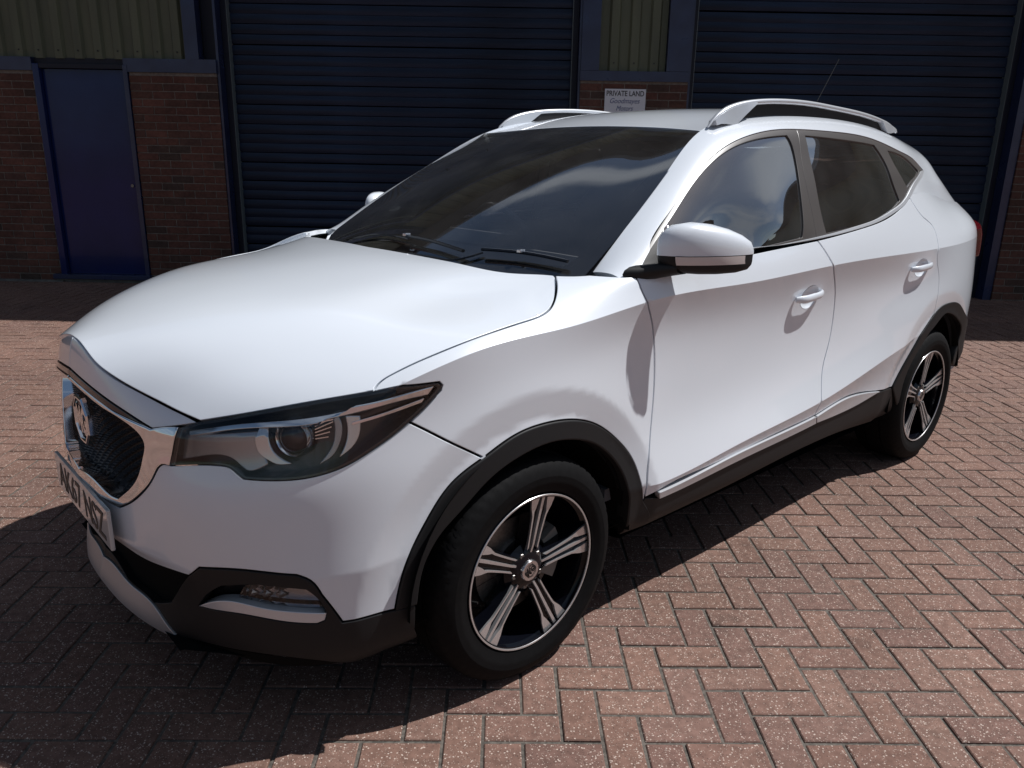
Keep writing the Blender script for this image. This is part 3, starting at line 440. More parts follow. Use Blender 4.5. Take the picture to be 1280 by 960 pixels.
# ================= SETTING =================
rng = random.Random(7)
CAMP = Vector((-0.2760049, -2.2155526, 1.4007452)); CM = camo.matrix_world.to_3x3()
def project(P):
    q = CM.transposed() @ (Vector(P)-CAMP)
    if q.z > -.05: return None
    f = 27.4417/36*1280
    return 640+f*q.x/-q.z, 480-f*q.y/-q.z, -q.z
CARX, CARY, CARA = -0.73727175, 0.31845152, 3.85419506
def to_car(P):
    dx, dy = P[0]-CARX, P[1]-CARY; c, s = math.cos(CARA), math.sin(CARA)
    return Vector((c*dx+s*dy, -s*dx+c*dy, P[2]))
CC = to_car(CAMP)
def hidden_by_car(P):
    q = to_car(P); d = q-CC; t0, t1 = 0., 1.
    for a, lo, hi in ((0, -3.35, .75), (1, -.80, .80), (2, .30, 1.0)):
        if abs(d[a]) < 1e-9:
            if not lo < CC[a] < hi: return False
            continue
        u, v = (lo-CC[a])/d[a], (hi-CC[a])/d[a]; t0 = max(t0, min(u, v)); t1 = min(t1, max(u, v))
    return t1 > t0
# ground sheet to the horizon and the joint bed under the blocks
m = mat('far_ground', (.20, .105, .085), .9); grain(m, 1.3, .25, .3, .01)
g = obj('ground', [(-400, -400, -.03), (400, -400, -.03), (400, 400, -.03), (-400, 400, -.03)], [(0, 1, 2, 3)], 'far_ground'); tag(g, kind='structure')
pave = obj('paving', [(-9.1, -6.1, -.0045), (9.1, -6.1, -.0045), (9.1, 6.45, -.0045), (-9.1, 6.45, -.0045), (-9.1, -6.1, -.2), (9.1, -6.1, -.2), (9.1, 6.45, -.2), (-9.1, 6.45, -.2)],
           [(0, 1, 2, 3), (0, 4, 5, 1), (1, 5, 6, 2), (2, 6, 7, 3), (3, 7, 4, 0)], 'joint_sand'); tag(pave, kind='structure')
U = .10044269
def block_geo(L, Wd):
    """one chamfered block, top at z = 0, centred"""
    g = .0046; c = .0028; h = .03; a, b = L/2-g, Wd/2-g
    V = [(-a+c, -b+c, 0), (a-c, -b+c, 0), (a-c, b-c, 0), (-a+c, b-c, 0), (-a, -b, -c*.9), (a, -b, -c*.9), (a, b, -c*.9), (-a, b, -c*.9), (-a, -b, -h), (a, -b, -h), (a, b, -h), (-a, b, -h)]
    F = [(0, 1, 2, 3)]+[(i, 4+i, 4+(i+1) % 4, (i+1) % 4) for i in range(4)]+[(4+i, 8+i, 8+(i+1) % 4, 4+(i+1) % 4) for i in range(4)]
    return V, F
blocks = []
for r in range(-64, 62):                                # r counts rows towards the camera, as u counts to the right
    for u in range(-92, 92):
        k = (u-r) % 4
        if k == 0: blocks.append((u+1, -(r+.5), False))
        if k == 3: blocks.append((u+.5, -(r+1), True))
sel = []; rest = []
for (x, y, v) in blocks:
    P = (x*U, y*U, 0)
    if not (-9 < P[0] < 9 and -6 < P[1] < 6.36): continue
    dz = rng.gauss(0, .0007); tx, ty = rng.gauss(0, .0045), rng.gauss(0, .0045); rz = rng.gauss(0, .004); ox, oy = rng.gauss(0, .0006), rng.gauss(0, .0006)
    it = (P[0]+ox, P[1]+oy, dz, tx, ty, rz, v, rng.random()); pr = project(P)
    if pr and -20 < pr[0] < 1300 and pr[1] < 980 and not hidden_by_car(P): sel.append((pr[2], it))
    else: rest.append(it)
sel.sort(key=lambda t: t[0]); rest += [t[1] for t in sel[300:]]
pme = mesh('paver', *block_geo(2*U, U), 'paver'); first = True
for d, (x, y, z, tx, ty, rz, v, tone) in sel[:300]:
    o = link('paver', pme, pave); o.location = (x, y, z); o.rotation_euler = (tx, ty, rz+(math.pi/2 if v else 0))
V0, F0 = block_geo(2*U, U); V0 = np.array(V0); F0n = np.array([f for f in F0])
Vs = []; tones = []
for (x, y, z, tx, ty, rz, v, tone) in rest:
    a = rz+(math.pi/2 if v else 0); c, s = math.cos(a), math.sin(a); A = V0.copy(); A[:, 2] += tx*A[:, 1]-ty*A[:, 0]
    Vs.append(np.stack([x+c*A[:, 0]-s*A[:, 1], y+s*A[:, 0]+c*A[:, 1], z+A[:, 2]], 1)); tones.append(tone)
Vall = np.concatenate(Vs); Fall = (F0n[None]+(np.arange(len(rest))*12)[:, None, None]).reshape(-1, 4)
me = bpy.data.meshes.new('paver_field'); me.from_pydata(Vall.tolist(), [], Fall.tolist()); me.materials.append(MATS['paver_mass'])
at = me.attributes.new('tone', 'FLOAT', 'FACE'); at.data.foreach_set('value', np.repeat(tones, 9).astype(np.float32))
o = link('paver_field', me, pave); tag(o, kind='stuff')

mat('dark_navy', (.008, .011, .022), .5, spec=.3); mat('glint_grey', (.12, .15, .16), .5)  # navy with recess shade in its colour; grey for a painted edge glint
# ---- the industrial unit behind the car: local x along the front, y into the building ----
unit = bpy.data.objects.new('industrial_unit', None); COL.objects.link(unit); unit.location = (-5.47, 6.304, 0); unit.rotation_euler = (0, 0, -.031)
tag(unit, 'brick and olive cladding industrial unit with two dark navy roller shutters behind the car', 'building')
HB = 2.135; HT = 5.6                                     # top of the brickwork, eaves
bricks = []
def brick_wall(x0, x1, y0=0., depth=.25, ztop=HB):
    mb = MB(); mb.box(x0+.003, x1-.003, y0+.006, y0+depth, -.15, ztop-.002); w = mb.build('brick_wall', 'mortar', unit)
    L, H, j = .225, .075, .010; row = 0; z = -.075+.012
    while z+H < ztop+.03:
        off = 0 if row % 2 == 0 else -L/2; x = x0+off
        while x < x1-.01:
            a, b = max(x, x0), min(x+L-j, x1)
            if b-a > .03: bricks.append((w, a, b, y0+rng.gauss(0, .0012), z, min(z+H-j, ztop), rng.random()))
            x += L
        z += H; row += 1
    return w
walls = [brick_wall(-4.6, .47), brick_wall(1.44, 2.33), brick_wall(5.985, 7.06), brick_wall(10.47, 13.6)]
MU = unit.matrix_basis if False else (Matrix.Translation(Vector((-5.47, 6.304, 0))) @ Matrix.Rotation(-.031, 4, 'Z'))
cand = []; other = {id(w): [] for w in walls}
for b in bricks:
    w, x0, x1, y, z0, z1, t = b; P = MU @ Vector(((x0+x1)/2, 0, (z0+z1)/2)); pr = project(P)
    if pr and -10 < pr[0] < 1290 and 0 < pr[1] < 370 and not hidden_by_car(P) and x1-x0 > .08: cand.append((pr[2], b))
    else: other[id(w)].append(b)
cand.sort(key=lambda t: t[0]); 
for _, b in cand[298:]: other[id(b[0])].append(b)
bcache = {}
def brick_geo(L, H):
    c = .0022; return [(0, c, 0), (L, c, 0), (L, c, H), (0, c, H), (c, 0, c), (L-c, 0, c), (L-c, 0, H-c), (c, 0, H-c), (0, .02, 0), (L, .02, 0), (L, .02, H), (0, .02, H)], \
        [(4, 5, 6, 7), (0, 1, 5, 4), (1, 2, 6, 5), (2, 3, 7, 6), (3, 0, 4, 7), (0, 8, 9, 1), (1, 9, 10, 2), (2, 10, 11, 3), (3, 11, 8, 0)]
for _, (w, x0, x1, y, z0, z1, t) in cand[:298]:
    k = (round(x1-x0, 3), round(z1-z0, 3))
    if k not in bcache: bcache[k] = mesh('brick', *brick_geo(*k), 'brick')
    o = link('brick', bcache[k], w); o.location = (x0, y, z0)
for w in walls:
    V = []; F = []; T = []
    for (_, x0, x1, y, z0, z1, t) in other[id(w)]:
        a, f = brick_geo(x1-x0, z1-z0); n0 = len(V); V += [(p[0]+x0, p[1]+y, p[2]+z0) for p in a]; F += [tuple(i+n0 for i in q) for q in f]; T += [t]*9
    me = mesh('brickwork', V, F, 'brick_mass'); at = me.attributes.new('tone', 'FLOAT', 'FACE'); at.data.foreach_set('value', np.array(T, np.float32)); tag(link('brickwork', me, w), kind='stuff')
# concrete plinth strip, back walls, roof
MB().box(-4.6, .50, -.05, -.004, -.1, .018).box(1.36, 2.30, -.05, -.004, -.1, .018).build('plinth', 'concrete', unit)
MB().box(-9.0, -4.6, 0, .25, -.1, HT).box(13.6, 46.0, 0, .25, -.1, HT).box(-9, -8.75, .25, 12, -.1, HT).box(45.75, 46, .25, 12, -.1, HT).box(-9, 46, 12, 12.25, -.1, HT).build('outer_wall', 'olive', unit)  # long right-hand run is unseen, added to darken the window reflections
MB().add([(-9.1, -1.05, HT), (46.1, -1.05, HT), (46.1, 6, HT+.7), (-9.1, 6, HT+.7), (-9.1, 12.4, HT), (46.1, 12.4, HT)], [(0, 1, 2, 3), (3, 2, 5, 4)]).box(-9.1, 46.1, -1.06, .0, HT-.12, HT-.004).build('roof', 'roofing', unit)  # deep eaves overhang is unseen, added to throw shade on the ground
MB().box(2.3, 6.0, .40, .5, -.1, HT).box(7.04, 10.5, .40, .5, -.1, HT).build('inner_wall', 'void', unit)
def cladding(x0, x1, z0, z1, y=.06):
    """trapezoidal profiled steel sheet"""
    pitch, d = .2, .032; V = []; x = x0; prof = [(0, 0), (.085, 0), (.105, 1), (.180, 1), (.200, 0)]; xs = []
    while x < x1:
        for a, b in prof[:-1]:
            if x+a <= x1: xs.append((x+a, y-b*d))
        x += pitch
    xs.append((x1, y)); V = [(a, b, z) for z in (z0, z1) for a, b in xs]; n = len(xs)
    o = obj('cladding_sheet', V, [(i, i+1, n+i+1, n+i) for i in range(n-1)], 'olive', unit)
    sc = MB(); 
    for i in range(int((x1-x0)/pitch)):
        for k, z in enumerate((z0+.075, z0+1.6, z0+3.1)):
            if z > z1 or rng.random() < .12: continue
            a = x0+i*pitch+.142; sc.tube([(a, y-d-.006, z), (a, y-d+.001, z)], .0085, 6)
    if sc.V: tag(sc.build('screw', 'ink', o), kind='stuff')
    return o
cladding(-4.6, 2.035, 2.255, HT); cladding(6.17, 6.83, 2.225, HT); cladding(10.62, 13.6, 2.25, HT)
cladding(2.20, 5.985, 4.62, HT, .09); cladding(7.06, 10.6, 4.62, HT, .09)
# flashings
MB().box(-4.6, .47, -.012, .10, 2.135, 2.262).build('flashing', 'navy', unit)
MB().box(1.40, 2.335, -.012, .10, 2.135, 2.262).build('flashing', 'navy', unit)
MB().box(.47, 1.40, .045, .09, 2.205, 2.262).build('flashing', 'dark_navy', unit)  # recess above the door, its shade put into the dark colour
MB().box(2.035, 2.17, -.014, .12, 2.262, HT).build('corner_trim', 'navy', unit)
MB().box(2.172, 2.335, .13, .22, 2.14, 4.6).build('corner_trim', 'dark_navy', unit)  # recess beside the shutter; dark colour stands in for its shade
MB().box(5.985, 6.165, -.012, .14, 2.225, HT).build('corner_trim', 'navy', unit); MB().box(6.835, 7.06, -.012, .14, 2.225, HT).build('corner_trim', 'navy', unit)
MB().box(5.982, 7.063, -.016, .14, 2.128, 2.222).build('flashing', 'navy', unit)
MB().box(10.47, 10.615, -.012, .14, 2.135, HT).build('corner_trim', 'navy', unit); MB().box(10.617, 13.6, -.014, .12, 2.135, 2.245).build('flashing', 'navy', unit)
# roller shutters
def shutter(x0, x1):
    mb = MB(); mb.box(x0, x1, .30, .37, 4.52, 5.0); sh = mb.build('roller_shutter', 'shutter', unit)
    p = .0965; prof = []
    for i in range(8):
        t = i/7; prof.append((-.007*math.sin(math.pi*min(1, t*1.12))*(1 if t < .9 else .6), .003+t*(p-.008)))
    V = [(x, .25+a, z) for x in (0, x1-x0) for a, z in prof]; n = len(prof)
    V += [(0, .262, 0), (0, .262, p-.002), (x1-x0, .262, 0), (x1-x0, .262, p-.002)]
    F = [(i, n+i, n+i+1, i+1) for i in range(n-1)]+[(2*n, 2*n+2, n, 0), (n-1, 2*n-1, 2*n+3, 2*n+1)]
    sm = mesh('slat', V, F, 'shutter', angle=40)
    for i in range(47):
        o = link('slat', sm, sh); o.location = (x0, rng.gauss(0, .0016), .03+i*p); o.rotation_euler = (rng.gauss(0, .012), rng.gauss(0, .0004), rng.gauss(0, .0005))
    MB().box(x0, x1, .225, .27, -.01, .045).build('bottom_rail', 'shutter', sh)
    for a, b in ((x0-.001, x0+.055), (x1-.055, x1+.001)):
        MB().box(a, b, .16, .285, -.02, 4.6, ch=.004).build('guide_rail', 'dark_navy', sh)
    for a in (x0+.056, x1-.062): MB().box(a, a+.006, .165, .29, -.02, 4.6).build('edge_glint', 'glint_grey', sh)  # painted glint: pale strip for light caught on the guide rail edge
    return sh
shutter(2.36, 5.96); shutter(7.085, 10.38)
for a, b in ((2.333, 2.358), (5.962, 5.984), (7.062, 7.083), (10.382, 10.468)): MB().box(a, b, .02, .4, -.02, 4.6).build('reveal', 'navy', unit)
MB().box(2.36, 5.96, .02, .40, 4.6, 4.66).box(7.085, 10.38, .02, .4, 4.6, 4.66).build('lintel', 'navy', unit)
# personnel door
dr = MB().box(.545, 1.385, .035, .075, .085, 2.155, ch=.003).build('door', 'door_navy', unit)
MB().box(.475, .54, -.018, .10, .05, 2.20, ch=.004).build('door_frame', 'door_navy', dr); MB().box(1.39, 1.435, -.018, .10, .05, 2.20, ch=.004).build('door_frame', 'navy', dr)
MB().box(.541, 1.389, -.014, .10, 2.158, 2.203, ch=.003).build('door_frame', 'dark_navy', dr); MB().box(.40, 1.45, -.055, .10, .035, .084, ch=.004).build('door_sill', 'navy', dr)
MB().tube([(1.335, .036, 1.02), (1.335, .024, 1.02)], .016, 14).build('lock', 'steel', dr)
for z in (.35, 1.1, 1.9): MB().tube([(1.383, .028, z), (1.383, .028, z+.10)], .008, 8).build('hinge', 'steel', dr)
MB().box(.41, 1.45, -.02, .20, -.1, .034).build('door_step', 'concrete', unit)
MB().box(.47, 1.44, .10, .2, -.05, 2.26).build('door_reveal', 'void', unit)
# ---- notice on the pier ----
def text_geo(txt, size, shear=0., bold=0., extr=.0006):
    cu = bpy.data.curves.new('t', 'FONT'); cu.body = txt; cu.size = size; cu.shear = shear; cu.offset = bold; cu.extrude = extr; cu.align_x = 'CENTER'; cu.align_y = 'CENTER'
    to = bpy.data.objects.new('t', cu); COL.objects.link(to); dg = bpy.context.evaluated_depsgraph_get(); me = bpy.data.meshes.new_from_object(to.evaluated_get(dg))
    V = [v.co[:] for v in me.vertices]; F = [tuple(p.vertices) for p in me.polygons]; bpy.data.objects.remove(to); bpy.data.meshes.remove(me); return V, F
sgn = MB().box(-.205, .205, -.004, .002, -.15, .15, ch=.0015).build('notice_sign', 'sign_white'); sgn.matrix_world = MU @ Matrix.Translation((6.44, -.012, 1.905))
tag(sgn, 'small white PRIVATE LAND notice fixed to the brick pier between the two shutters', 'sign')
for txt, z, size, m_, sh, wd, bold in (('PRIVATE LAND', .105, .070, 'sign_black', 0, .375, .0012), ('Goodmayes', .035, .068, 'sign_blue', .35, .30, 0), ('Motors', -.035, .068, 'sign_blue', .35, .17, 0)):
    V, F = text_geo(txt, size, sh, bold); xs = [v[0] for v in V]; k = wd/(max(xs)-min(xs)); cx = (max(xs)+min(xs))/2
    obj('lettering', [((v[0]-cx)*k, -.0048-v[2], v[1]+z) for v in V], F, m_, sgn)
# ================= CAR =================
car = bpy.data.objects.new('parked_car', None); COL.objects.link(car); car.location = (CARX, CARY, 0); car.rotation_euler = (0, 0, CARA)
tag(car, 'white compact SUV with black wheel arch cladding parked on the block paving', 'car')
SK = make_skirt(); GH = make_ghs(SK); HD = make_hood(); WS = make_screen(); RF = make_roof(); SURF = {'S': SK, 'G': GH, 'H': HD, 'W': WS, 'R': RF}
def sample(segs, step=.012):
    out = []
    for sg in segs:
        P = [p for i, p in enumerate(sg) if i == 0 or math.dist(p, sg[i-1]) > 1e-4]
        if len(P) < 2: continue
        L = chord(np.array(P))[-1]; n = max(1, int(L/step)); c = curve(P)(np.linspace(0, 1, n+1)) if len(P) > 2 else np.array(P[0])+(np.array(P[1])-np.array(P[0]))*np.linspace(0, 1, n+1)[:, None]
        if len(P) > 2: pass
        for q in c:
            if not out or math.dist(out[-1], q) > 2e-4: out.append((float(q[0]), float(q[1])))
    if math.dist(out[0], out[-1]) < 2e-4: out.pop()
    A = np.array(out); area = .5*np.sum(A[:, 0]*np.roll(A[:, 1], -1)-np.roll(A[:, 0], -1)*A[:, 1])
    return A if area > 0 else A[::-1]
def inset(A, g):
    if g == 0: return A.copy()
    p, n = np.roll(A, 1, 0), np.roll(A, -1, 0); d1 = A-p; d2 = n-A
    d1 /= np.linalg.norm(d1, axis=1)[:, None]+1e-12; d2 /= np.linalg.norm(d2, axis=1)[:, None]+1e-12
    n1 = np.stack([-d1[:, 1], d1[:, 0]], 1); n2 = np.stack([-d2[:, 1], d2[:, 0]], 1); m = n1+n2; l = np.maximum((m*m).sum(1)/2, .35)[:, None]
    return A+m/l*g*1.0
def inside(P, A):
    x, y = P[:, 0][:, None], P[:, 1][:, None]; x0, y0 = A[:, 0][None], A[:, 1][None]; x1, y1 = np.roll(A[:, 0], -1)[None], np.roll(A[:, 1], -1)[None]
    c = ((y0 > y) != (y1 > y)) & (x < (x1-x0)*(y-y0)/np.where(y1 == y0, 1e-12, y1-y0)+x0); return c.sum(1) % 2 == 1
def near(P, A, r):
    B = np.roll(A, -1, 0); d = B-A; L = (d*d).sum(1)+1e-12; t = np.clip(((P[:, None]-A[None])*d[None]).sum(2)/L, 0, 1)
    return (np.linalg.norm(P[:, None]-(A[None]+t[..., None]*d[None]), axis=2).min(1)) < r
def fix(Sf, uv): return np.clip(uv[:, 0], 0, Sf.umax), np.clip(uv[:, 1], 0, Sf.vmax)
def panel_geo(Sf, outer, holes=(), gap=.0027, off=0., thick=.018, step=.024, bevel=.0016, rows=(), stepb=.012, flange=True, hgap=None):
    A0 = inset(outer, gap); H0 = [inset(h[::-1], gap if hgap is None else hgap) for h in holes]           # holes run clockwise
    rings = []
    for r in [A0]+H0:
        rings.append((inset(r, bevel), r))
    lo, hi = A0.min(0), A0.max(0)
    us = np.arange(lo[0]+step/2, hi[0], step); vs = list(np.arange(lo[1]+step/2, hi[1], step))
    for c in rows: vs = [v for v in vs if abs(v-c) > .009]+[c-.0045, c-.0008, c+.0008, c+.0045]
    G = np.array([(u, v) for u in us for v in vs]) if len(us) and len(vs) else np.zeros((0, 2))
    if len(G):
        k = inside(G, rings[0][0]) & ~near(G, rings[0][0], step*.4)
        for r1, _ in rings[1:]: k &= ~inside(G, r1) & ~near(G, r1, step*.4)
        G = G[k]
    pts = []; E = []
    for r1, _ in rings:
        b = len(pts); pts += [Vector(p) for p in r1]; E += [(b+i, b+(i+1) % len(r1)) for i in range(len(r1))]
    pts += [Vector(p) for p in G]
    v2, e2, f2, *_ = delaunay_2d_cdt(pts, E, [], 0, 1e-7)
    uv = np.array([v[:] for v in v2]); F = np.array([f for f in f2 if len(f) == 3]); cen = uv[F].mean(1); k = inside(cen, rings[0][0])
    for r1, _ in rings[1:]: k &= ~inside(cen, r1)
    F = F[k]; u, v = fix(Sf, uv); P = Sf(u, v); N = Sf.normal(u, v); sg = SIGN[id(Sf)]; N = N*sg; V = P+N*off
    a, b, c = V[F[:, 0]], V[F[:, 1]], V[F[:, 2]]; nn = np.cross(b-a, c-a); fl = (nn*N[F[:, 0]]).sum(1) < 0; F[fl] = F[fl][:, ::-1]
    Vs = [V]; Ns = [N]; Fs = F.tolist(); base = len(V)
    if flange:
        for r1, r0 in rings:
            n = len(r0); u1, v1 = fix(Sf, r1); u0, v0 = fix(Sf, r0); P1, P0 = Sf(u1, v1), Sf(u0, v0); N1, N0 = Sf.normal(u1, v1)*sg, Sf.normal(u0, v0)*sg
            T = np.roll(P0, -1, 0)-np.roll(P0, 1, 0); T /= np.linalg.norm(T, axis=1)[:, None]+1e-12; O = np.cross(T, N0)*(1 if sg > 0 else -1); O /= np.linalg.norm(O, axis=1)[:, None]+1e-12
            B = P0+N0*(off-bevel); D = P0+N0*(off-thick); m_ = N0+O; m_ /= np.linalg.norm(m_, axis=1)[:, None]+1e-12
            Vs += [P1+N1*off, B, B, D]; Ns += [N1, m_, O, O]
            for s0, s1 in ((0, n), (2*n, 3*n)):
                for i in range(n):
                    j = (i+1) % n; q = (base+s0+i, base+s1+i, base+s1+j, base+s0+j); Fs.append(q if sg > 0 else q[::-1])
            base += 4*n
    return np.concatenate(Vs), Fs, np.concatenate(Ns)
SIGN = {}
for k, Sf in SURF.items():
    t = (Sf.umax*.4, Sf.vmax*.45) if k in 'SG' else (Sf.umax*.5, Sf.vmax*.5); n = Sf.normal(*t)[0]; SIGN[id(Sf)] = 1 if (n[1] if k in 'SG' else n[2]) > 0 else -1
def place(name, V, F, N, mats, parent=None, mirror=False):
    if mirror: V = V*[1, -1, 1]; N = N*[1, -1, 1]; F = [tuple(f)[::-1] for f in F]
    return obj(name, V, F, mats, parent or car, N=N)
def panel(name, sf, segs, m, parent=None, holes=(), both=True, label=None, **k):
    Sf = SURF[sf]; outer = segs if isinstance(segs, np.ndarray) else sample(segs)
    V, F, N = panel_geo(Sf, outer, [h if isinstance(h, np.ndarray) else sample(h) for h in holes], **k)
    par = parent if isinstance(parent, (list, tuple)) else (parent, parent)
    a = place(name, V, F, N, m, par[0]); b = place(name, V, F, N, m, par[1], True) if both else None
    return a, b
def seg(k): return PANELS[k][1]
def rect(u0, v0, u1, v1, n=0): return [[(u0, v0), (u1, v0)], [(u1, v0), (u1, v1)], [(u1, v1), (u0, v1)], [(u0, v1), (u0, v0)]]
CR = (SK.tv[3], SK.tv[7])
# ---- outer body panels (near side and its mirror image) ----
h = sample(seg('hood')); hm = HD.vmax/2
side = h[h[:, 1] > hm-1e-6]; i0 = int(np.argmin(np.abs(h[:, 1]-hm)+h[:, 0]))          # full hood outline = traced half + mirror image
half = np.roll(h, -i0, 0); half = half[np.abs(half[:, 1]-hm) > 4e-3]; half = half[half[:, 1] > hm]
mir = half[::-1].copy(); mir[:, 1] = 2*hm-mir[:, 1]; full = np.concatenate([half, mir])
ar = .5*np.sum(full[:, 0]*np.roll(full[:, 1], -1)-np.roll(full[:, 0], -1)*full[:, 1]); full = full if ar > 0 else full[::-1]
hood, _ = panel('hood', 'H', full, 'paint', both=False, step=.022, thick=.02)
panel('hood_liner', 'H', inset(full, .01), 'void', both=False, step=.06, off=-.03, flange=False)
bump_f, bump_g = panel('front_bumper', 'S', seg('bumper'), 'paint', step=.014)
panel('nose_panel', 'S', seg('nose'), 'paint', step=.012)
panel('fender', 'S', seg('fender'), 'paint', rows=CR, step=.014)
def hole_ell(u, v, a, b, n=36): return np.array([(u+a*math.cos(2*math.pi*i/n), v+b*math.sin(2*math.pi*i/n)) for i in range(n)])
HF, HR = seg('handle_f')[0], seg('handle_r')[0]
hf = hole_ell(HF[1][0], HF[1][1]-.002, .062, .034); hr = hole_ell(HR[1][0], HR[1][1]-.002, .062, .034)
fd = panel('front_door', 'S', seg('front_door'), 'paint', rows=CR, step=.017, holes=[hf], hgap=0.)
rd = panel('rear_door', 'S', seg('rear_door'), 'paint', rows=CR, step=.015, holes=[hr], hgap=0.)
panel('chrome_strip', 'S', seg('chrome_front'), 'strip', parent=fd, off=.009, gap=.0006, thick=.02, step=.01)
panel('chrome_strip', 'S', seg('chrome_rear'), 'strip', parent=rd, off=.009, gap=.0006, thick=.02, step=.01)
panel('sill_cladding', 'S', seg('sill'), 'plastic', off=.002, gap=.001)
panel('arch_cladding', 'S', seg('arch_front'), 'plastic', off=.007, gap=.0004, thick=.045, step=.02, bevel=.004)
panel('arch_cladding', 'S', seg('arch_rear'), 'plastic', off=.007, gap=.0004, thick=.045, step=.02, bevel=.004)
lb = panel('lower_bumper', 'S', seg('lower_bumper'), 'plastic', holes=[seg('fog_hole')], off=.003, gap=.0008, thick=.03)
panel('bumper_underside', 'S', [[(0, .004), (.98, .004), (1.02, .07)], [(1.02, .07), (.942, .050), (.843, .086), (.63, .108), (.40, .084)], [(.40, .084), (.385, .080), (.278, .096), (.119, .110), (0, .114)], [(0, .114), (0, .004)]], 'void', off=-.001, gap=0, flange=False)
panel('skid_plate', 'S', seg('splitter'), 'skid', off=.008, gap=.0005, thick=.03, step=.015)
# rear quarter: from the rear door line round to the tailgate
C = seg('rear_door'); 
names_c = None
for s_ in C:
    if len(s_) == 7: names_c = s_
arch_r = [s_ for s_ in seg('arch_rear')][0]
ca = names_c if names_c[0][1] > names_c[-1][1] else names_c[::-1]         # from the top down to the arch
k0 = int(np.argmin([math.dist(p, ca[-1]) for p in arch_r])); arch_tail = [ca[-1]]+[p for p in arch_r[k0+1:] if p[0] > ca[-1][0]+.01]
vt = SK.vmax; q = arch_tail[-1]
panel('quarter_panel', 'S', [[(4.74, vt-.0005), (ca[0][0]-.0, vt-.0005)], [(ca[0][0], vt-.0005), ca[0]], ca, arch_tail, [q, (4.74, q[1])], [(4.74, q[1]), (4.74, vt-.0005)]], 'paint', rows=CR, gap=0, bevel=.0003, step=.016)
panel('rear_bumper', 'S', [[(q[0]-.01, q[1]-.002), (q[0]+.02, .12), (q[0]+.02, .02)], [(q[0]+.02, .02), (SK.umax, .02)], [(SK.umax, .02), (SK.umax, q[1]-.002)], [(SK.umax, q[1]-.002), (q[0]-.01, q[1]-.002)]], 'paint', gap=.0015)
panel('tailgate', 'S', rect(4.745, q[1]+.002, SK.umax, vt-.0005), 'paint', rows=CR, gap=.0015)
panel('tail_light', 'S', seg('taillight'), 'red_lens', off=.022, thick=.045, step=.02, bevel=.004)
# greenhouse side
L0, L1 = seg('side_line'); gv = GH.vmax
panel('side_frame', 'G', [[(0.0, .05), L0[0]], L0, L1, [L1[-1], (ca_g := (L1[-1][0]+.03, GH.tv[1]-.004))], [ca_g, (2.95, GH.tv[1]-.004)], [(2.95, GH.tv[1]-.004), (2.95, gv)], [(2.95, gv), (0., gv)], [(0., gv), (0., .05)]],
      'paint', gap=0, step=.02, thick=.02, bevel=.0003)
panel('pillar_liner', 'G', [[(0.02, .12), (L0[2][0]-.02, L0[2][1]+.02)], [(L0[2][0]-.02, L0[2][1]+.02)]+[(p[0], p[1]+.008) for p in L0[3:]], [(L0[-1][0], L0[-1][1]+.008), (L1[-1][0]+.02, L1[-1][1])], [(L1[-1][0]+.02, L1[-1][1]), (2.95, .09)], [(2.95, .09), (2.95, gv-.004)], [(2.95, gv-.004), (.02, gv-.004)], [(.02, gv-.004), (.02, .12)]],
      'liner', gap=.0, step=.04, off=-.024, flange=False)
GFh, GRh, GQh = sample(seg('glass_front')), sample(seg('glass_rear')), sample(seg('glass_quarter'))
tf = panel('door_frame', 'G', seg('dlo_front'), 'trim', holes=[GFh], off=-.003, gap=.0008, thick=.014, step=.018, parent=fd)
tr_ = panel('door_frame', 'G', seg('dlo_rear'), 'trim', holes=[GRh, GQh], off=-.003, gap=.0008, thick=.014, step=.018, parent=rd)
panel('side_window', 'G', inset(GFh, -.006), 'glass_side', off=-.009, gap=0, flange=False, step=.03, parent=fd)
panel('side_window', 'G', inset(GRh, -.006), 'glass_side', off=-.009, gap=0, flange=False, step=.03, parent=rd)
panel('quarter_window', 'G', inset(GQh, -.006), 'glass_side', off=-.009, gap=0, flange=False, step=.03)
panel('mirror_sail', 'G', seg('sail'), 'plastic', off=.001, gap=.001, thick=.01, parent=fd)
panel('window_chrome', 'G', seg('belt_chrome'), 'strip', off=.004, gap=.0004, thick=.012, step=.01, bevel=.002)
panel('tailgate_upper', 'G', rect(2.95, GH.tv[1]-.004, GH.umax, GH.tv[1]+.05), 'paint', gap=.0008)
panel('rear_window', 'G', rect(2.95, GH.tv[1]+.05, GH.umax, gv-.02), 'glass_dark', gap=.0008)
panel('spoiler', 'G', rect(2.95, gv-.02, GH.umax, gv), 'paint', gap=.0)
# roof and windscreen
RS = SIGN[id(RF)]
panel('roof', 'R', rect(.012, .004, RF.umax, RF.vmax-.004), 'paint', both=False, step=.04, gap=0, thick=.02)
panel('headliner', 'R', rect(.05, .05, RF.umax-.05, RF.vmax-.05), 'liner', both=False, step=.08, gap=0, off=-.03, flange=False)
panel('windscreen', 'W', rect(.0, .0, WS.umax-.012, WS.vmax), 'glass', both=False, step=.04, gap=.001, flange=False)
wm = WS.vmax/2; c = sample(seg('ws_clear')[:3] if len(seg('ws_clear')) > 3 else seg('ws_clear')+[[seg('ws_clear')[-1][-1], seg('ws_clear')[0][0]]])
ch = c[c[:, 1] > wm+.002]; j = int(np.argmax(np.linalg.norm(np.roll(ch, 1, 0)-ch, axis=1))); ch = np.roll(ch, -j, 0); cm = ch[::-1].copy(); cm[:, 1] = 2*wm-cm[:, 1]
cf = np.concatenate([ch, cm]); ar = .5*np.sum(cf[:, 0]*np.roll(cf[:, 1], -1)-np.roll(cf[:, 0], -1)*cf[:, 1]); cf = cf if ar > 0 else cf[::-1]
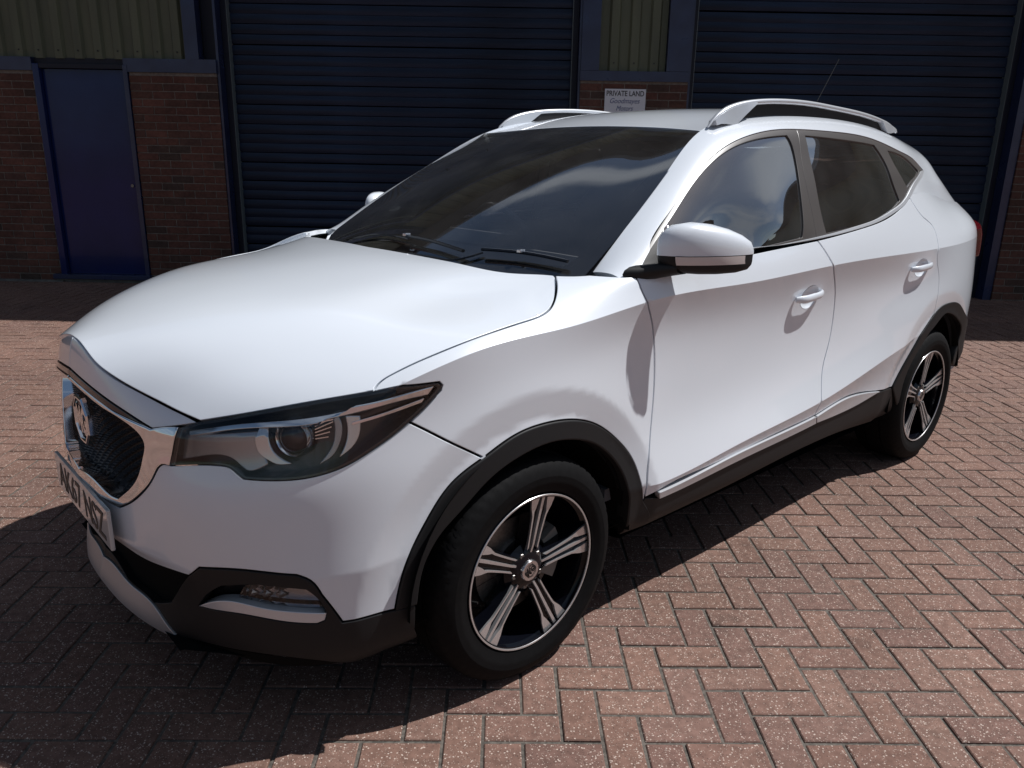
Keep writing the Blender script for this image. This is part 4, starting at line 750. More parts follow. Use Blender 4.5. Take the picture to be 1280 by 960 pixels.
panel('windscreen_border', 'W', rect(.0, .0, WS.umax-.012, WS.vmax), 'gloss_black', holes=[cf], both=False, step=.04, gap=.001, off=-.009, flange=False, hgap=0)
# inner shell so that gaps, arches and vents look into darkness
hl = sample(seg('headlight')); gr = sample(seg('grille')); itk = sample(seg('intake')); fh = sample(seg('fog_hole'))
def arch_hole(cx):
    t = np.linspace(0, 2*math.pi, 48, endpoint=False); out = []
    us = np.linspace(0, SK.umax, 900); X = SK(us, np.full(900, .3))[:, 0]; vs = np.linspace(0, SK.vmax, 300); uc = us[np.argmin(abs(X-cx))]; Z = SK(np.full(300, uc), vs)[:, 2]
    for a in t:
        x, z = cx+.395*math.cos(a), max(.20, WHEEL_R+.395*math.sin(a)); out.append((us[np.argmin(abs(X-x))], max(.085, vs[np.argmin(abs(Z-z))])))
    A = np.array(out); k = [0]
    for i in range(1, len(A)):
        if math.dist(A[i], A[k[-1]]) > .004: k.append(i)
    A = A[k]; ar = .5*np.sum(A[:, 0]*np.roll(A[:, 1], -1)-np.roll(A[:, 0], -1)*A[:, 1]); return A if ar > 0 else A[::-1]
ah1, ah2 = arch_hole(0.), arch_hole(-2.585)
panel('inner_shell', 'S', rect(.0, .075, SK.umax, SK.tv[9]-.01), 'void', holes=[inset(hl, -.004), inset(gr, -.004), inset(fh, -.004), ah1, ah2], off=-.020, gap=0, step=.05, flange=False)
# ---- wheels ----
def lathe(mb, prof, cy=0., n=64, m=0, lug=None):
    V = [(math.cos(2*math.pi*k/n)*(r-(lug(i, k) if lug else 0)), y, math.sin(2*math.pi*k/n)*(r-(lug(i, k) if lug else 0))) for i, (y, r) in enumerate(prof) for k in range(n)]
    F = [(i*n+k, (i+1)*n+k, (i+1)*n+(k+1) % n, i*n+(k+1) % n) for i in range(len(prof)-1) for k in range(n)]
    return mb.add(V, F, m)
def wheel(cx, phase, parent):
    """wheel standing at the origin of its own frame: outer face towards +y"""
    YC = .763; W_ = bpy.data.objects
    mb = MB(); lathe(mb, [(.864, .2145), (.866, .2235), (.862, .2265), (.856, .227), (.850, .2225), (.845, .214), (.80, .206), (.70, .200), (.67, .222)], n=96)
    lathe(mb, [(.845, .001), (.846, .040), (.838, .058), (.828, .075), (.824, .076)], n=40)
    def yf(r): return .8465+.012*((r-.03)/.19)**1.5-(.0035 if r < .06 else 0)
    spk = [(.030, .022), (.055, .0235), (.085, .024), (.120, .0255), (.155, .030), (.185, .039), (.207, .045), (.2175, .049)]
    for k in range(5):
        a = phase+2*math.pi*k/5; ca, sa = math.cos(a), math.sin(a); V = []
        for r, t in spk:
            for tt, dy in ((-t, -.045), (-t, -.004), (-t*.93, -.0095), (t*.93, -.0095), (t, -.004), (t, -.045)):
                x, z = r*ca-tt*sa, r*sa+tt*ca; V.append((x, yf(r)+dy, z))
        mb.add(V, [(i*6+j, i*6+j+1, (i+1)*6+j+1, (i+1)*6+j) for i in range(len(spk)-1) for j in range(5)])
    w = mb.build('wheel', 'rim_black', parent, angle=35)
    face = MB(); lathe(face, [(.8635, .2175), (.8668, .2185), (.8672, .2225), (.8650, .2240)], n=120)
    def strip(pts_in, pts_out, ca, sa):
        V = []; n = len(pts_in)
        for (r, t) in list(pts_in)+list(pts_out):
            for dy in (0.0, -.0095): V.append((r*ca-t*sa, yf(r)+dy, r*sa+t*ca))
        F = []
        for i in range(n-1):
            a, b, c, d = i*2, (i+1)*2, (n+i)*2, (n+i+1)*2; F += [(a, b, d, c), (a, a+1, b+1, b), (c, d, d+1, c+1)]
        F += [(0, 2*n, 2*n+1, 1), (2*(n-1), 2*(n-1)+1, 2*(2*n-1)+1, 2*(2*n-1))]; face.add(V, F)
    for k in range(5):
        a = phase+2*math.pi*k/5; ca, sa = math.cos(a), math.sin(a)
        rr = (.050, .075, .120, .165, .218); strip([(r, .0024+.0022*(r/.2)) for r in rr], [(r, -.0024-.0022*(r/.2)) for r in rr], ca, sa)
        ins = [(.066, .0155), (.100, .0170), (.140, .0195), (.158, .0210), (.170, .0230), (.184, .0190), (.2180, .0135)]
        out = [(.060, .0195), (.100, .0215), (.140, .0245), (.158, .0265), (.170, .0310), (.184, .0370), (.2180, .0450)]
        for s_ in (1, -1): strip([(r, t*s_) for r, t in ins], [(r, t*s_) for r, t in out], ca, sa)
    face.build('machined_face', 'alloy', w, angle=30)
    cap = MB(); lathe(cap, [(.850, .0005), (.853, .020), (.8535, .0285), (.850, .0305), (.840, .0315)], n=40); cp = cap.build('hub_cap', 'satin', w, angle=50)
    oc = MB(); lathe(oc, [(.8530, .001), (.8532, .0195)], n=8); oc.build('emblem_field', 'alloy', cp) if False else None
    ring = MB(); n = 8
    for r0, r1 in ((.0185, .0205),):
        V = [(r*math.cos(2*math.pi*(k+.5)/n), .8545, r*math.sin(2*math.pi*(k+.5)/n)) for r in (r0, r1) for k in range(n)]; ring.add(V, [(k, (k+1) % n, n+(k+1) % n, n+k) for k in range(n)])
    V, F = text_geo('MG', .026, 0, .0008, .0003); xs = [v[0] for v in V]; zs = [v[1] for v in V]; cxm, czm = (max(xs)+min(xs))/2, (max(zs)+min(zs))/2; a0 = R(35)
    ring.add([(-((v[0]-cxm)*.95*math.cos(a0)-(v[1]-czm)*math.sin(a0)), .8546+v[2], (v[0]-cxm)*.95*math.sin(a0)+(v[1]-czm)*math.cos(a0)) for v in V], [f[::-1] for f in F])
    ring.build('cap_emblem', 'ink', w)
    for k in range(5):
        a = phase+math.pi/5+2*math.pi*k/5; x, z = .050*math.cos(a), .050*math.sin(a); nb = MB(); lathe(nb, [(.842, .0005), (.843, .007), (.841, .0085), (.828, .0088)], n=6)
        nb.V = [(v[0]+x, v[1], v[2]+z) for v in nb.V]; nb.build('wheel_nut', 'steel', w, angle=30)
    # tyre
    n = 240; prof = []
    sw = [(.860, .2262), (.8655, .2300), (.868, .240), (.8735, .252), (.8755, .262), (.8745, .272), (.8750, .274), (.8745, .276), (.8690, .292), (.8625, .3035), (.8560, .3110), (.848, .3165), (.838, .3195), (.820, .3215)]
    gro = [(.803, .322), (.8025, .315), (.795, .315), (.7945, .3225), (.768, .323)]
    half = sw+gro; prof = half+[(2*YC-y, r) for y, r in half[::-1]]; N_ = len(prof); sh = set(range(9, 14)) | set(range(N_-14, N_-9))
    mb = MB(); lathe(mb, prof, n=n, lug=lambda i, k: .0032 if (i in sh and (k+(i*7 if i < 20 else -i*7)//6) % 4 == 0) else 0)
    mb.V = [(x, y, max(z, -.3195)) for x, y, z in mb.V]
    ty = mb.build('tyre', 'tyre', w, angle=38)
    mb = MB(); lathe(mb, [(.800, .02), (.800, .075), (.790, .080), (.790, .140), (.768, .140), (.768, .02)], n=48); mb.build('brake_disc', 'steel', w, angle=30)
    mb = MB(); 
    for i in range(7):
        a = R(150)+i*R(9); b = a+R(9); V = []
        for aa in (a, b):
            for r, y in ((.095, .76), (.095, .812), (.150, .812), (.155, .76)): V.append((r*math.cos(aa), y, r*math.sin(aa)))
        mb.add(V, [(0, 1, 5, 4), (1, 2, 6, 5), (2, 3, 7, 6), (3, 0, 4, 7), (0, 3, 2, 1), (4, 5, 6, 7)])
    mb.build('brake_caliper', 'caliper', w)
    for b in (3.6,):
        a = phase+math.pi/5+2*math.pi*3/5; MB().tube([(.195*math.cos(a), .835, .195*math.sin(a)), (.186*math.cos(a), .852, .186*math.sin(a))], .0035, 8).build('valve', 'ink', w)
    w.location = (cx, 0, .3195); return w
w1 = wheel(0., R(100), car); w2 = wheel(-2.585, R(91), car)
for w0, cx in ((w1, 0.), (w2, -2.585)):
    c = w0.copy(); COL.objects.link(c); c.parent = car; c.location = (cx, 0, .3195); c.rotation_euler = (0, 0, math.pi)
    for ch_ in list(w0.children):
        d = ch_.copy(); COL.objects.link(d); d.parent = c
    w0.rotation_euler = (0, 0, 0)
# wheel housings and floor pan
for cx in (0., -2.585):
    for s_ in (1, -1):
        V = []; n = 28; t0, t1 = R(-1), R(181 if cx > -1 else 168)
        for y in (.862, .845, .50, .45):
            for i in range(n+1):
                t = t0+(t1-t0)*i/n; r = .388 if y < .86 else .40
                V.append((cx+r*math.cos(t), s_*y, max(.21, WHEEL_R+r*math.sin(t))))
        F = [(j*(n+1)+i, j*(n+1)+i+1, (j+1)*(n+1)+i+1, (j+1)*(n+1)+i) for j in range(3) for i in range(n)]; F.append(tuple(range(3*(n+1), 4*(n+1))))
        obj('wheel_housing', V, F, 'void', car, angle=40)
fl = MB(); fl.add([(.80, -.45, .215), (.80, .45, .215), (.42, .46, .20), (.42, -.46, .20), (-3.0, .46, .22), (-3.0, -.46, .22), (-3.3, .6, .36), (-3.3, -.6, .36)], [(0, 1, 2, 3), (3, 2, 4, 5), (5, 4, 6, 7)])
for s_ in (1, -1):
    fl.add([(-.41, s_*.46, .21), (-.41, s_*.815, .265), (-2.18, s_*.815, .265), (-2.18, s_*.46, .21)], [(0, 1, 2, 3)])
    fl.add([(.80, s_*.44, .215), (.68, s_*.60, .225), (.50, s_*.74, .235), (.42, s_*.46, .20)], [(0, 1, 2, 3)])
fl.build('floor_pan', 'void', car)
# ---- front end ----
panel('grille_mesh', 'S', inset(gr, -.012), 'mesh_black', off=-.045, gap=0, flange=False, step=.03)
panel('grille_frame', 'S', seg('chrome_frame'), 'chrome', off=.006, gap=.0006, thick=.05, step=.008, bevel=.004)
panel('grille_brow', 'S', seg('black_strip'), 'gloss_black', off=.002, gap=.0004, thick=.02, step=.012)
def on_surf(Sf, u, v, off=0):
    p = Sf(u, v)[0]; n = Sf.normal(u, v)[0]*SIGN[id(Sf)]; return Vector(p+n*off), Vector(n)
studs = MB(); row = 0; v = gr[:, 1].min()-.01
while v < gr[:, 1].max()+.01:
    u = .0+(row % 2)*.016
    while u < .50:
        if inside(np.array([[u, v]]), gr)[0] or (u < .01 and .44 < v < .75):
            for s_ in ((1, -1) if u > .001 else (1,)):
                a, b = .0135, .0085; q = [Vector(SK(max(u+du, 0), v+dv)[0])-Vector((.030 if k == 4 else .038, 0, 0)) for k, (du, dv) in enumerate(((-a, 0), (0, -b), (a, 0), (0, b), (0, 0)))]
                q = [Vector((p.x, p.y*s_, p.z)) for p in q]; f = [(0, 1, 4), (1, 2, 4), (2, 3, 4), (3, 0, 4)]; studs.add(q, f if s_ > 0 else [t[::-1] for t in f])
        u += .032
    v += .0125; row += 1
tag(studs.build('grille_studs', 'mesh_black', car), kind='stuff')
# octagon badge
def octa(r, x): return [(x, r*math.sin(2*math.pi*(k+.5)/8), .706+r*math.cos(2*math.pi*(k+.5)/8)) for k in range(8)]
bd = MB(); rings = [octa(.058, .818), octa(.072, .818), octa(.071, .848), octa(.066, .852), octa(.061, .852), octa(.058, .846), octa(.058, .818)]
V = [p for r in rings for p in r]; bd.add(V, [(j*8+k, j*8+(k+1) % 8, (j+1)*8+(k+1) % 8, (j+1)*8+k) for j in range(6) for k in range(8)]); badge = bd.build('grille_badge', 'chrome', car)
bk = MB(); bk.add(octa(.060, .838), [tuple(range(8))]); bk.build('badge_field', 'gloss_black', badge)
V, F = text_geo('MG', .09, 0, .004, .003); xs = [v[0] for v in V]; zs = [v[1] for v in V]; kx = .088/(max(xs)-min(xs)); kz = .078/(max(zs)-min(zs)); cxm, czm = (max(xs)+min(xs))/2, (max(zs)+min(zs))/2
obj('badge_letters', [(.846+v[2], (v[0]-cxm)*kx, .706+(v[1]-czm)*kz) for v in V], F, 'chrome', badge)
# number plate
pl = MB().box(.868, .8785, -.26, .26, .434, .545, ch=.003).build('number_plate', 'plate_white', car)
V, F = text_geo('AK67 NSZ', .1, 0, .001, .0005); xs = [v[0] for v in V]; zs = [v[1] for v in V]; kx = .455/(max(xs)-min(xs)); kz = .079/(max(zs)-min(zs)); cxm, czm = (max(xs)+min(xs))/2, (max(zs)+min(zs))/2
obj('plate_lettering', [(.8792+v[2], (v[0]-cxm)*kx, .4895+(v[1]-czm)*kz) for v in V], F, 'ink', pl)
# lower intake: louvres set back
panel('intake_back', 'S', inset(itk, -.02), 'void', off=-.075, gap=0, flange=False, step=.05)
ik = MB()
for j in range(4):
    for s_ in (1, -1):
        V = []
        us = np.linspace(0, .47, 20)
        for u in us:
            lo, hi = np.interp(u, [0, .047, .178, .30, .38, .43, .48], [.185, .178, .153, .144, .164, .20, .255]), np.interp(u, [0, .2, .28, .40, .48], [.245, .285, .258, .257, .258])
            v = lo+(hi-lo)*(j+.5)/4
            for dv, off in ((-.006, -.035), (0, -.024), (.006, -.035)):
                p, n_ = on_surf(SK, u, v+dv, off); V.append((p.x, p.y*s_, p.z))
        ik.add(V, [((i*3+k, i*3+k+1, (i+1)*3+k+1, (i+1)*3+k)[::s_]) for i in range(19) for k in range(2)])
tag(ik.build('intake_grille', 'mesh_black', car), kind='stuff')
# fog lamp pockets
panel('fog_pocket', 'S', inset(fh, -.012), 'lamp_dark', off=-.05, gap=0, flange=False, step=.03)
panel('fog_blade', 'S', seg('fog_chrome'), 'strip', off=.002, gap=.0004, thick=.03, step=.008, bevel=.002)
fl_ = panel('fog_lamp', 'S', seg('fog_lens'), 'clear', off=-.014, gap=.0005, thick=.012, step=.015)
panel('lamp_bowl', 'S', inset(sample(seg('fog_lens')), .004), 'lamp_grey', off=-.034, gap=0, flange=False, step=.02, parent=fl_)
flc = sample(seg('fog_lens')).mean(0)
for i in range(3):
    for j_ in range(2):
        u, v = flc[0]-.075+i*.038, flc[1]-.006+j_*.018
        if not inside(np.array([[u, v]]), sample(seg('fog_lens')))[0]: continue
        for k, s_ in ((0, 1), (1, -1)):
            p, n = on_surf(SK, u, v, -.030); q, _ = on_surf(SK, u, v, -.018); a, _ = on_surf(SK, u+.019, v, -.031); b, _ = on_surf(SK, u, v+.009, -.031); c, _ = on_surf(SK, u-.019, v, -.031); d, _ = on_surf(SK, u, v-.009, -.031)
            pts = [(x.x, x.y*s_, x.z) for x in (a, b, c, d, q)]; f = [(0, 1, 4), (1, 2, 4), (2, 3, 4), (3, 0, 4)]; obj('reflector', pts, f if s_ > 0 else [t[::-1] for t in f], 'satin', fl_[k])
# headlamps
hlp = panel('headlight', 'S', seg('headlight'), 'clear', off=.003, gap=.0012, thick=.012, step=.02, bevel=.002)
panel('lamp_housing', 'S', hl, 'lamp_dark', off=-.062, gap=.002, flange=False, step=.03, parent=hlp)
b1 = inset(hl, .001); b2 = inset(hl, .009)
panel('lamp_rim', 'S', b1, 'gloss_black', holes=[b2], off=-.004, gap=0, thick=.058, step=.5, parent=hlp, hgap=0)
panel('light_strip', 'S', seg('lamp_strip'), 'chrome', off=-.007, gap=.0, thick=.02, step=.01, bevel=.003, parent=hlp)
panel('light_strip', 'S', seg('lamp_strip_low'), 'chrome', off=-.012, gap=.0, thick=.02, step=.01, bevel=.001, parent=hlp)
panel('lamp_bezel', 'S', seg('bezel_left'), 'satin', off=-.016, gap=0, thick=.04, step=.01, bevel=.003, parent=hlp)
panel('lamp_bezel', 'S', seg('bezel_mid'), 'lamp_grey', off=-.020, gap=0, thick=.03, step=.01, bevel=.003, parent=hlp)
panel('lamp_bezel', 'S', seg('bezel_right'), 'satin', off=-.014, gap=0, thick=.03, step=.01, bevel=.003, parent=hlp)
panel('turn_signal', 'S', seg('lamp_inner'), 'lamp_grey', off=-.02, gap=0, thick=.03, step=.015, parent=hlp, bevel=.004)
cu, cv = seg('proj_c')[0][0]
for k, s_ in ((0, 1), (1, -1)):
    mb = MB(); p, n = on_surf(SK, cu+.0, cv, -.062); ax = Vector((.86, .50, .06)).normalized(); a = ax.cross(Vector((0, 0, 1))).normalized(); b = a.cross(ax)
    prof = [(.047, 0), (.046, .022), (.041, .030), (.036, .026), (.034, .020)]
    V = [p+ax*h_+(a*math.cos(2*math.pi*i/32)+b*math.sin(2*math.pi*i/32))*r for r, h_ in prof for i in range(32)]
    mb.add([(x.x, x.y*s_, x.z) for x in V], [((j*32+i, j*32+(i+1) % 32, (j+1)*32+(i+1) % 32, (j+1)*32+i)[::s_]) for j in range(4) for i in range(32)])
    cupo = mb.build('projector', 'chrome', hlp[k], angle=40)
    V = [p+ax*(.018+.020*math.cos(t))+(a*math.cos(2*math.pi*i/32)+b*math.sin(2*math.pi*i/32))*.035*math.sin(t) for t in np.linspace(.02, math.pi/2, 9) for i in range(32)]
    obj('projector_lens', [(x.x, x.y*s_, x.z) for x in V], [((j*32+i, j*32+(i+1) % 32, (j+1)*32+(i+1) % 32, (j+1)*32+i)[::s_]) for j in range(8) for i in range(32)], 'lamp_dark', hlp[k], smooth=True)
    for i in range(6):                                  # bright ribs beside the projector
        q, _ = on_surf(SK, cu+.100-i*.004, cv+.040-i*.013, -.030); q2, _ = on_surf(SK, cu+.048, cv+.030-i*.010, -.034)
        MB().tube([(q.x, q.y*s_, q.z), (q2.x, q2.y*s_, q2.z)], .0022, 5).build('lamp_rib', 'chrome', hlp[k])
# ---- door handles ----
def handle(uc, vc, a, b, pts, parent):
    for k, s_ in ((0, 1), (1, -1)):
        V = []; Nn = []; nr, nt = 8, 36
        for i in range(nr+1):
            for j in range(nt):
                r = i/nr; t = 2*math.pi*j/nt; p, n = on_surf(SK, uc+a*r*math.cos(t), vc+b*r*math.sin(t)); d = .015*(1-r*r)**.6 if r < 1 else 0
                q = p-n*d; V.append((q.x, q.y*s_, q.z))
        F = [((i*nt+j, i*nt+(j+1) % nt, (i+1)*nt+(j+1) % nt, (i+1)*nt+j)[::s_]) for i in range(nr) for j in range(nt)]
        obj('handle_recess', V, F, 'paint', parent[k], smooth=True)
        P = []; uu = np.linspace(-.102, .078, 15)
        rad = []
        for t in uu:
            p, n = on_surf(SK, uc+t, vc+.006+.035*t, .003+.020*(1-(abs(t+.012)/.092)**4)); P.append((p.x, p.y*s_, p.z)); rad.append(.0135*(1-(abs(t+.012)/.098)**6*.55)+.001*(t < 0))
        mb = MB(); mb.tube(P, rad, 14, flat=.55, up=(0, s_, 0)); hb = mb.build('door_handle', 'paint', parent[k], angle=50)
for hh, par, pts in ((hf, fd, HF), (hr, rd, HR)): handle(hh[:, 0].mean(), hh[:, 1].mean(), .062, .034, pts, par)
# ---- door mirrors ----
def mirror(s_):
    # oval sections swept from the inboard end outwards
    st = [(.846, -.455, 1.108, 1.188, .022, 0), (.856, -.462, 1.100, 1.208, .048, 0), (.872, -.474, 1.094, 1.224, .064, 0), (.900, -.502, 1.090, 1.231, .074, 0), (.930, -.540, 1.088, 1.226, .078, 0),
          (.958, -.583, 1.088, 1.213, .074, 0), (.980, -.622, 1.091, 1.196, .062, 0), (.994, -.650, 1.098, 1.178, .042, 0), (1.000, -.664, 1.110, 1.160, .016, 0)]
    n = 28; V = []; K = []
    for (y, x, z0, z1, d, _) in st:
        zc, hh_ = (z0+z1)/2, (z1-z0)/2; rr = []
        for k in range(n):
            t = 2*math.pi*k/n; cx_, cz_ = math.cos(t), math.sin(t); e = .72
            px = math.copysign(abs(cx_)**e, cx_)*d; pz = math.copysign(abs(cz_)**e, cz_)*hh_
            if px < 0: px *= .62
            V.append((x-.035+px, s_*y, zc+pz))
    def zc(i): return (st[i][2]+st[i][3])/2
    F = [((i*n+k, i*n+(k+1) % n, (i+1)*n+(k+1) % n, (i+1)*n+k)[::-s_]) for i in range(len(st)-1) for k in range(n)]; F += [tuple(range(n))[::s_], tuple((len(st)-1)*n+k for k in range(n))[::-s_]]
    split = 1.141; up = []; lo = []
    bm = bmesh.new(); vs = [bm.verts.new(v) for v in V]; [bm.faces.new([vs[i] for i in f]) for f in F]; bm.normal_update()
    def cut(keep_up):
        b = bm.copy(); g_ = b.verts[:]+b.edges[:]+b.faces[:]
        bmesh.ops.bisect_plane(b, geom=g_, plane_co=(0, 0, split), plane_no=(0, .0, 1), clear_inner=keep_up, clear_outer=not keep_up)
        b.verts.index_update(); r = ([v.co[:] for v in b.verts], [[v.index for v in f.verts] for f in b.faces]); b.free(); return r
    A, Bf = cut(True); A2, B2 = cut(False); bm.free()
    dm = obj('door_mirror', A, Bf, 'paint', fd[0 if s_ > 0 else 1], angle=60)
    m2 = MB(); m2.add([(x-.001, y*1.0, z) for x, y, z in A2], B2)
    m2.V = [((x+.56)*.985-.56, s_*((abs(y)-.92)*.985+.92), z-.0015) for x, y, z in m2.V]
    # foot on the door
    ft = MB(); 
    sec = [(.820, -.395, .055, 1.090, .022), (.845, -.425, .052, 1.093, .023), (.870, -.462, .048, 1.100, .021), (.905, -.510, .042, 1.106, .018)]
    V = [(x-.01+math.cos(2*math.pi*k/12)*w_, s_*y, z+math.sin(2*math.pi*k/12)*h_) for y, x, w_, z, h_ in sec for k in range(12)]
    ft.add(V, [((i*12+k, i*12+(k+1) % 12, (i+1)*12+(k+1) % 12, (i+1)*12+k)[::-s_]) for i in range(3) for k in range(12)])
    mo = m2.build('mirror_base', 'plastic', dm, angle=50); ft.build('mirror_foot', 'plastic', dm, angle=50) if False else None
    f2 = ft.build('mirror_foot', 'plastic', fd[0 if s_ > 0 else 1], angle=50)
    # indicator lens following the front of the shell
    V = []
    ys = np.linspace(.905, .998, 16)
    for y in ys:
        for z in (1.1395, 1.133, 1.124, 1.116):
            stn = np.array([q_[:5] for q_ in st]); x = np.interp(y, stn[:, 0], stn[:, 1]); d = np.interp(y, stn[:, 0], stn[:, 4]); z0 = np.interp(y, stn[:, 0], stn[:, 2]); z1 = np.interp(y, stn[:, 0], stn[:, 3])
            zt = max(-1, min(1, (z-(z0+z1)/2)/((z1-z0)/2))); sn = math.copysign(abs(zt)**(1/.72), zt); cs = math.sqrt(max(0, 1-sn*sn))**.72
            V.append((x-.035+d*cs+.0030, s_*(y+.002), z))
    obj('indicator', V, [((i*4+j, i*4+j+1, (i+1)*4+j+1, (i+1)*4+j)[::s_]) for i in range(15) for j in range(3)], 'indicator', dm, smooth=True)
    MB().box(-.585, -.560, *(sorted((s_*.90, s_*1.04))), 1.10, 1.225, ch=.01).build('mirror_glass', 'gloss_black', dm) if False else None
mat('indicator', (.62, .56, .54), .18, coat=1)
mirror(1); mirror(-1)
for o_ in [c_ for c_ in fd[1].children if c_.name.startswith(('door_mirror', 'mirror_foot'))]: o_.location.x = -.125
# ---- roof rails ----
RAIL = [(-1.031, 1.503), (-1.060, 1.530), (-1.100, 1.553), (-1.171, 1.576), (-1.318, 1.599), (-1.522, 1.611), (-1.70, 1.612), (-1.87, 1.606), (-2.168, 1.590), (-2.384, 1.563), (-2.455, 1.546), (-2.490, 1.531)]
rc = curve([(x, 0, z) for x, z in RAIL])(np.linspace(0, 1, 48))
for s_ in (1, -1):
    P = [(p[0], s_*(.583-.030*((p[0]+1.7)/.8)**2*0), p[2]) for p in rc]; rad = [.0115*min(1, .35+8*min(i, 47-i)/47) for i in range(48)]
    rl = MB().tube(P, rad, 14, flat=.85, up=(0, 0, 1)).build('roof_rail', 'strip', car, angle=60)
    for lo_, hi_, z_ in ((1, 10, .062), (41, 47, .055)):
        ft = MB(); n_ = hi_-lo_; V = []
        for k, p in enumerate(rc[lo_:hi_]):
            q = k if lo_ == 1 else n_-1-k; h_ = z_*min(1, .25+q/5)*(1-.93*max(0, (q-n_*.45)/(n_*.55-1))); V += [(p[0], s_*.569, p[2]), (p[0], s_*.567, p[2]-h_), (p[0], s_*.602, p[2]-h_), (p[0], s_*.597, p[2])]
        ft.add(V, [(i*4+j, i*4+(j+1) % 4, i*4+4+(j+1) % 4, i*4+4+j) for i in range(n_-1) for j in range(4)]+[(3, 2, 1, 0), tuple(4*(n_-1)+j for j in range(4))]); ft.build('rail_foot', 'strip', rl, angle=40)
    if s_ < 0: rl.location.x = -.06
    # dark web under the rail
    web = MB(); web.add([(p[0], s_*.578, p[2]-.006) for p in rc[2:-2]]+[(p[0], s_*.578, p[2]-.050) for p in rc[2:-2]], [(i, i+1, 44+i+1, 44+i) for i in range(43)]); web.build('rail_web', 'plastic', rl)
# ---- wipers, cowl, aerial ----
def on_w(q, off): return on_surf(WS, q[0], q[1], off)[0]
def wiper(pts, r, off, name, par=None):
    c = curve(pts)(np.linspace(0, 1, 14)); P = [on_w(q, off) for q in c]; return MB().tube(P, r, 6, flat=.7).build(name, 'gloss_black', par or car, angle=50)
wa = wiper(seg('wiper_a')[0], .0045, .010, 'wiper'); wiper(seg('arm_a')[0], .0075, .022, 'wiper_arm', wa)
wb = wiper(seg('wiper_b')[0], .0045, .010, 'wiper'); wiper(seg('arm_b')[0], .0075, .022, 'wiper_arm', wb)
for q in (seg('wiper_a')[0][-1], seg('arm_b')[0][1]):
    p = on_w(q, .026); MB().box(p.x-.012, p.x+.010, p.y-.008, p.y+.008, p.z-.004, p.z+.006, ch=.002).build('wiper_joint', 'satin', wa)
p0, p1 = Vector((-2.834, 0, 1.55)), Vector((-2.834, 0, 1.700))
an = MB().tube([(-2.70, 0, 1.548), (-2.745, 0, 1.60), (-3.011, 0, 1.928)], [.004, .0022, .0012], 6).build('aerial', 'plastic', car); MB().box(-2.73, -2.66, -.018, .018, 1.545, 1.562, ch=.006).build('aerial_base', 'plastic', an)
# ---- cabin ----
MB().box(-2.75, -.35, -.80, .80, .40, .44).build('cabin_floor', 'cloth', car)
db = MB(); P = [(-.34, 1.02), (-.62, 1.035), (-.80, 1.03), (-.88, .99), (-.90, .90), (-.84, .60)]
V = [(x, y, z+.02*math.cos(y*2)) for y in np.linspace(-.78, .78, 13) for x, z in P]; db.add(V, [(i*6+j, i*6+j+1, (i+1)*6+j+1, (i+1)*6+j) for i in range(12) for j in range(5)]); dash = db.build('dashboard', 'dash', car, angle=60)
db = MB(); V = [(x, y, z+.012) for y in (-.60, -.50, -.36, -.22, -.14) for x, z in ((-.66, 1.05), (-.72, 1.085), (-.84, 1.08), (-.87, 1.03))]; db.add(V, [(i*4+j, i*4+j+1, (i+1)*4+j+1, (i+1)*4+j) for i in range(4) for j in range(3)]); db.build('binnacle', 'dash', car, angle=60)
def superbox(mb, c, r, e=.45, nu=16, nv=10, lean=0., m=0):
    V = []
    for i in range(nv+1):
        ph = -math.pi/2+math.pi*i/nv
        for j in range(nu):
            t = 2*math.pi*j/nu; f = lambda q: math.copysign(abs(q)**e, q)
            x, y, z = r[0]*f(math.cos(ph))*f(math.cos(t)), r[1]*f(math.cos(ph))*f(math.sin(t)), r[2]*f(math.sin(ph)); V.append((c[0]+x-lean*z, c[1]+y, c[2]+z))
    return mb.add(V, [(i*nu+j, i*nu+(j+1) % nu, (i+1)*nu+(j+1) % nu, (i+1)*nu+j) for i in range(nv) for j in range(nu)], m)
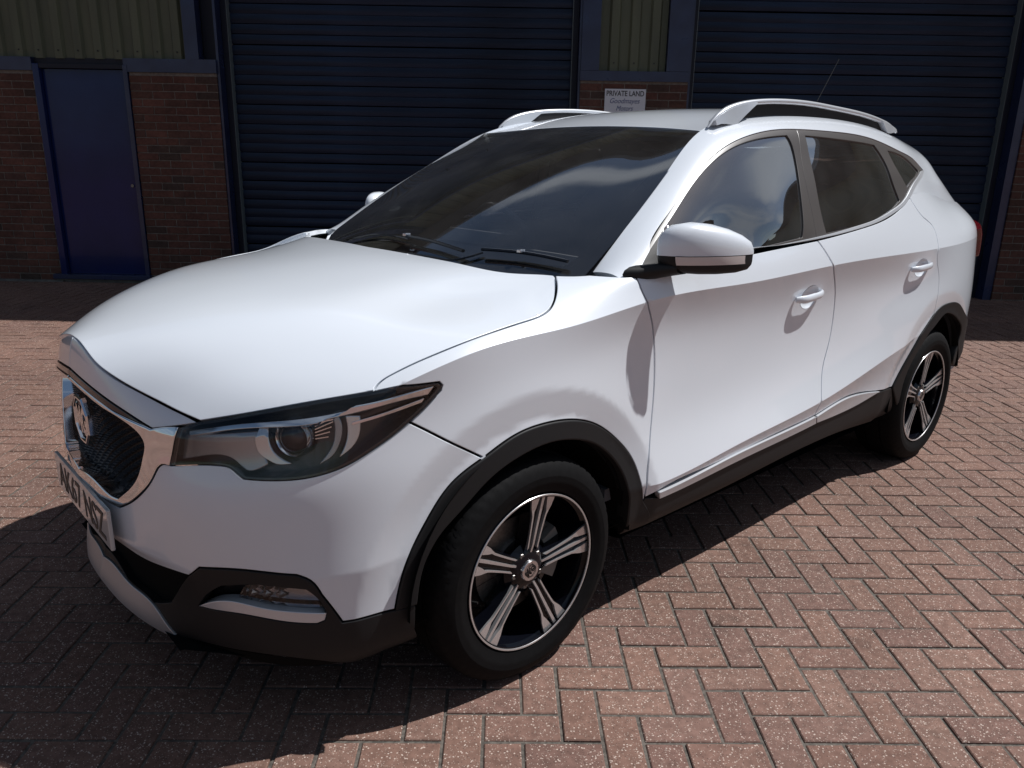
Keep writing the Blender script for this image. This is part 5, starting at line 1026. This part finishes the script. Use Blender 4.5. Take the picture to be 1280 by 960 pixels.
def seat(x, y, w=.25, hr_=True):
    mb = MB(); superbox(mb, (x, y, .62), (.26, w, .10)); superbox(mb, (x-.30, y, .93), (.075, w*.96, .34), lean=.28); s_ = mb.build('seat', 'cloth', car, smooth=True)
    if hr_: mb = MB(); superbox(mb, (x-.42, y, 1.335), (.055, .135, .095), lean=.2); mb.tube([(x-.39, y-.05, 1.20), (x-.41, y-.05, 1.30)], .006); mb.tube([(x-.39, y+.05, 1.20), (x-.41, y+.05, 1.30)], .006); mb.build('headrest', 'cloth', s_, smooth=True)
seat(-1.33, .37); seat(-1.33, -.37); seat(-2.17, 0, .62, False)
for y in (.38, -.38): mb = MB(); superbox(mb, (-2.58, y, 1.25), (.05, .13, .08), lean=.2); mb.build('rear_headrest', 'cloth', car, smooth=True)
sw = MB(); ctr = Vector((-.965, -.37, 1.03)); ax = Vector((-.90, 0, .42)).normalized(); a = Vector((0, 1, 0)); b = a.cross(ax)
sw.tube([ctr+(a*math.cos(t)+b*math.sin(t))*.182 for t in np.linspace(0, 2*math.pi, 33)], .015, 10, up=ax); superbox(sw, ctr-ax*.02, (.03, .075, .07)); sw.tube([ctr-a*.17, ctr+a*.17], .014, 8); sw.tube([ctr, ctr-b*.17], .014, 8); sw.build('steering_wheel', 'dash', car, smooth=True)
MB().box(-1.03, -1.00, -.12, .12, 1.36, 1.43, ch=.01).build('interior_mirror', 'plastic', car); MB().tube([(-1.0, 0, 1.42), (-.95, 0, 1.475)], .01, 8).build('mirror_stem', 'plastic', car)
MB().add([(-.50, -.60, 1.047), (-.50, -.42, 1.050), (-.74, -.44, 1.060), (-.74, -.62, 1.056)], [(0, 1, 2, 3)]).build('paper_slip', 'paper', car)
MB().add([(-2.76, -.75, .5), (-2.76, .75, .5), (-2.76, .70, 1.15), (-2.76, -.70, 1.15)], [(0, 1, 2, 3)]).build('seat_back', 'cloth', car)
for s_ in (1, -1):                                       # inner door faces
    MB().add([(-.45, s_*.79, .45), (-2.6, s_*.79, .45), (-2.6, s_*.785, 1.10), (-.45, s_*.79, 1.065)], [(0, 1, 2, 3)]).build('door_card', 'dash', fd[0 if s_ > 0 else 1])
    MB().tube([(-1.50, s_*.74, 1.10), (-1.49, s_*.69, 1.30), (-1.47, s_*.63, 1.47)], .022, 8, flat=.6).build('pillar_trim', 'liner', car, smooth=True)
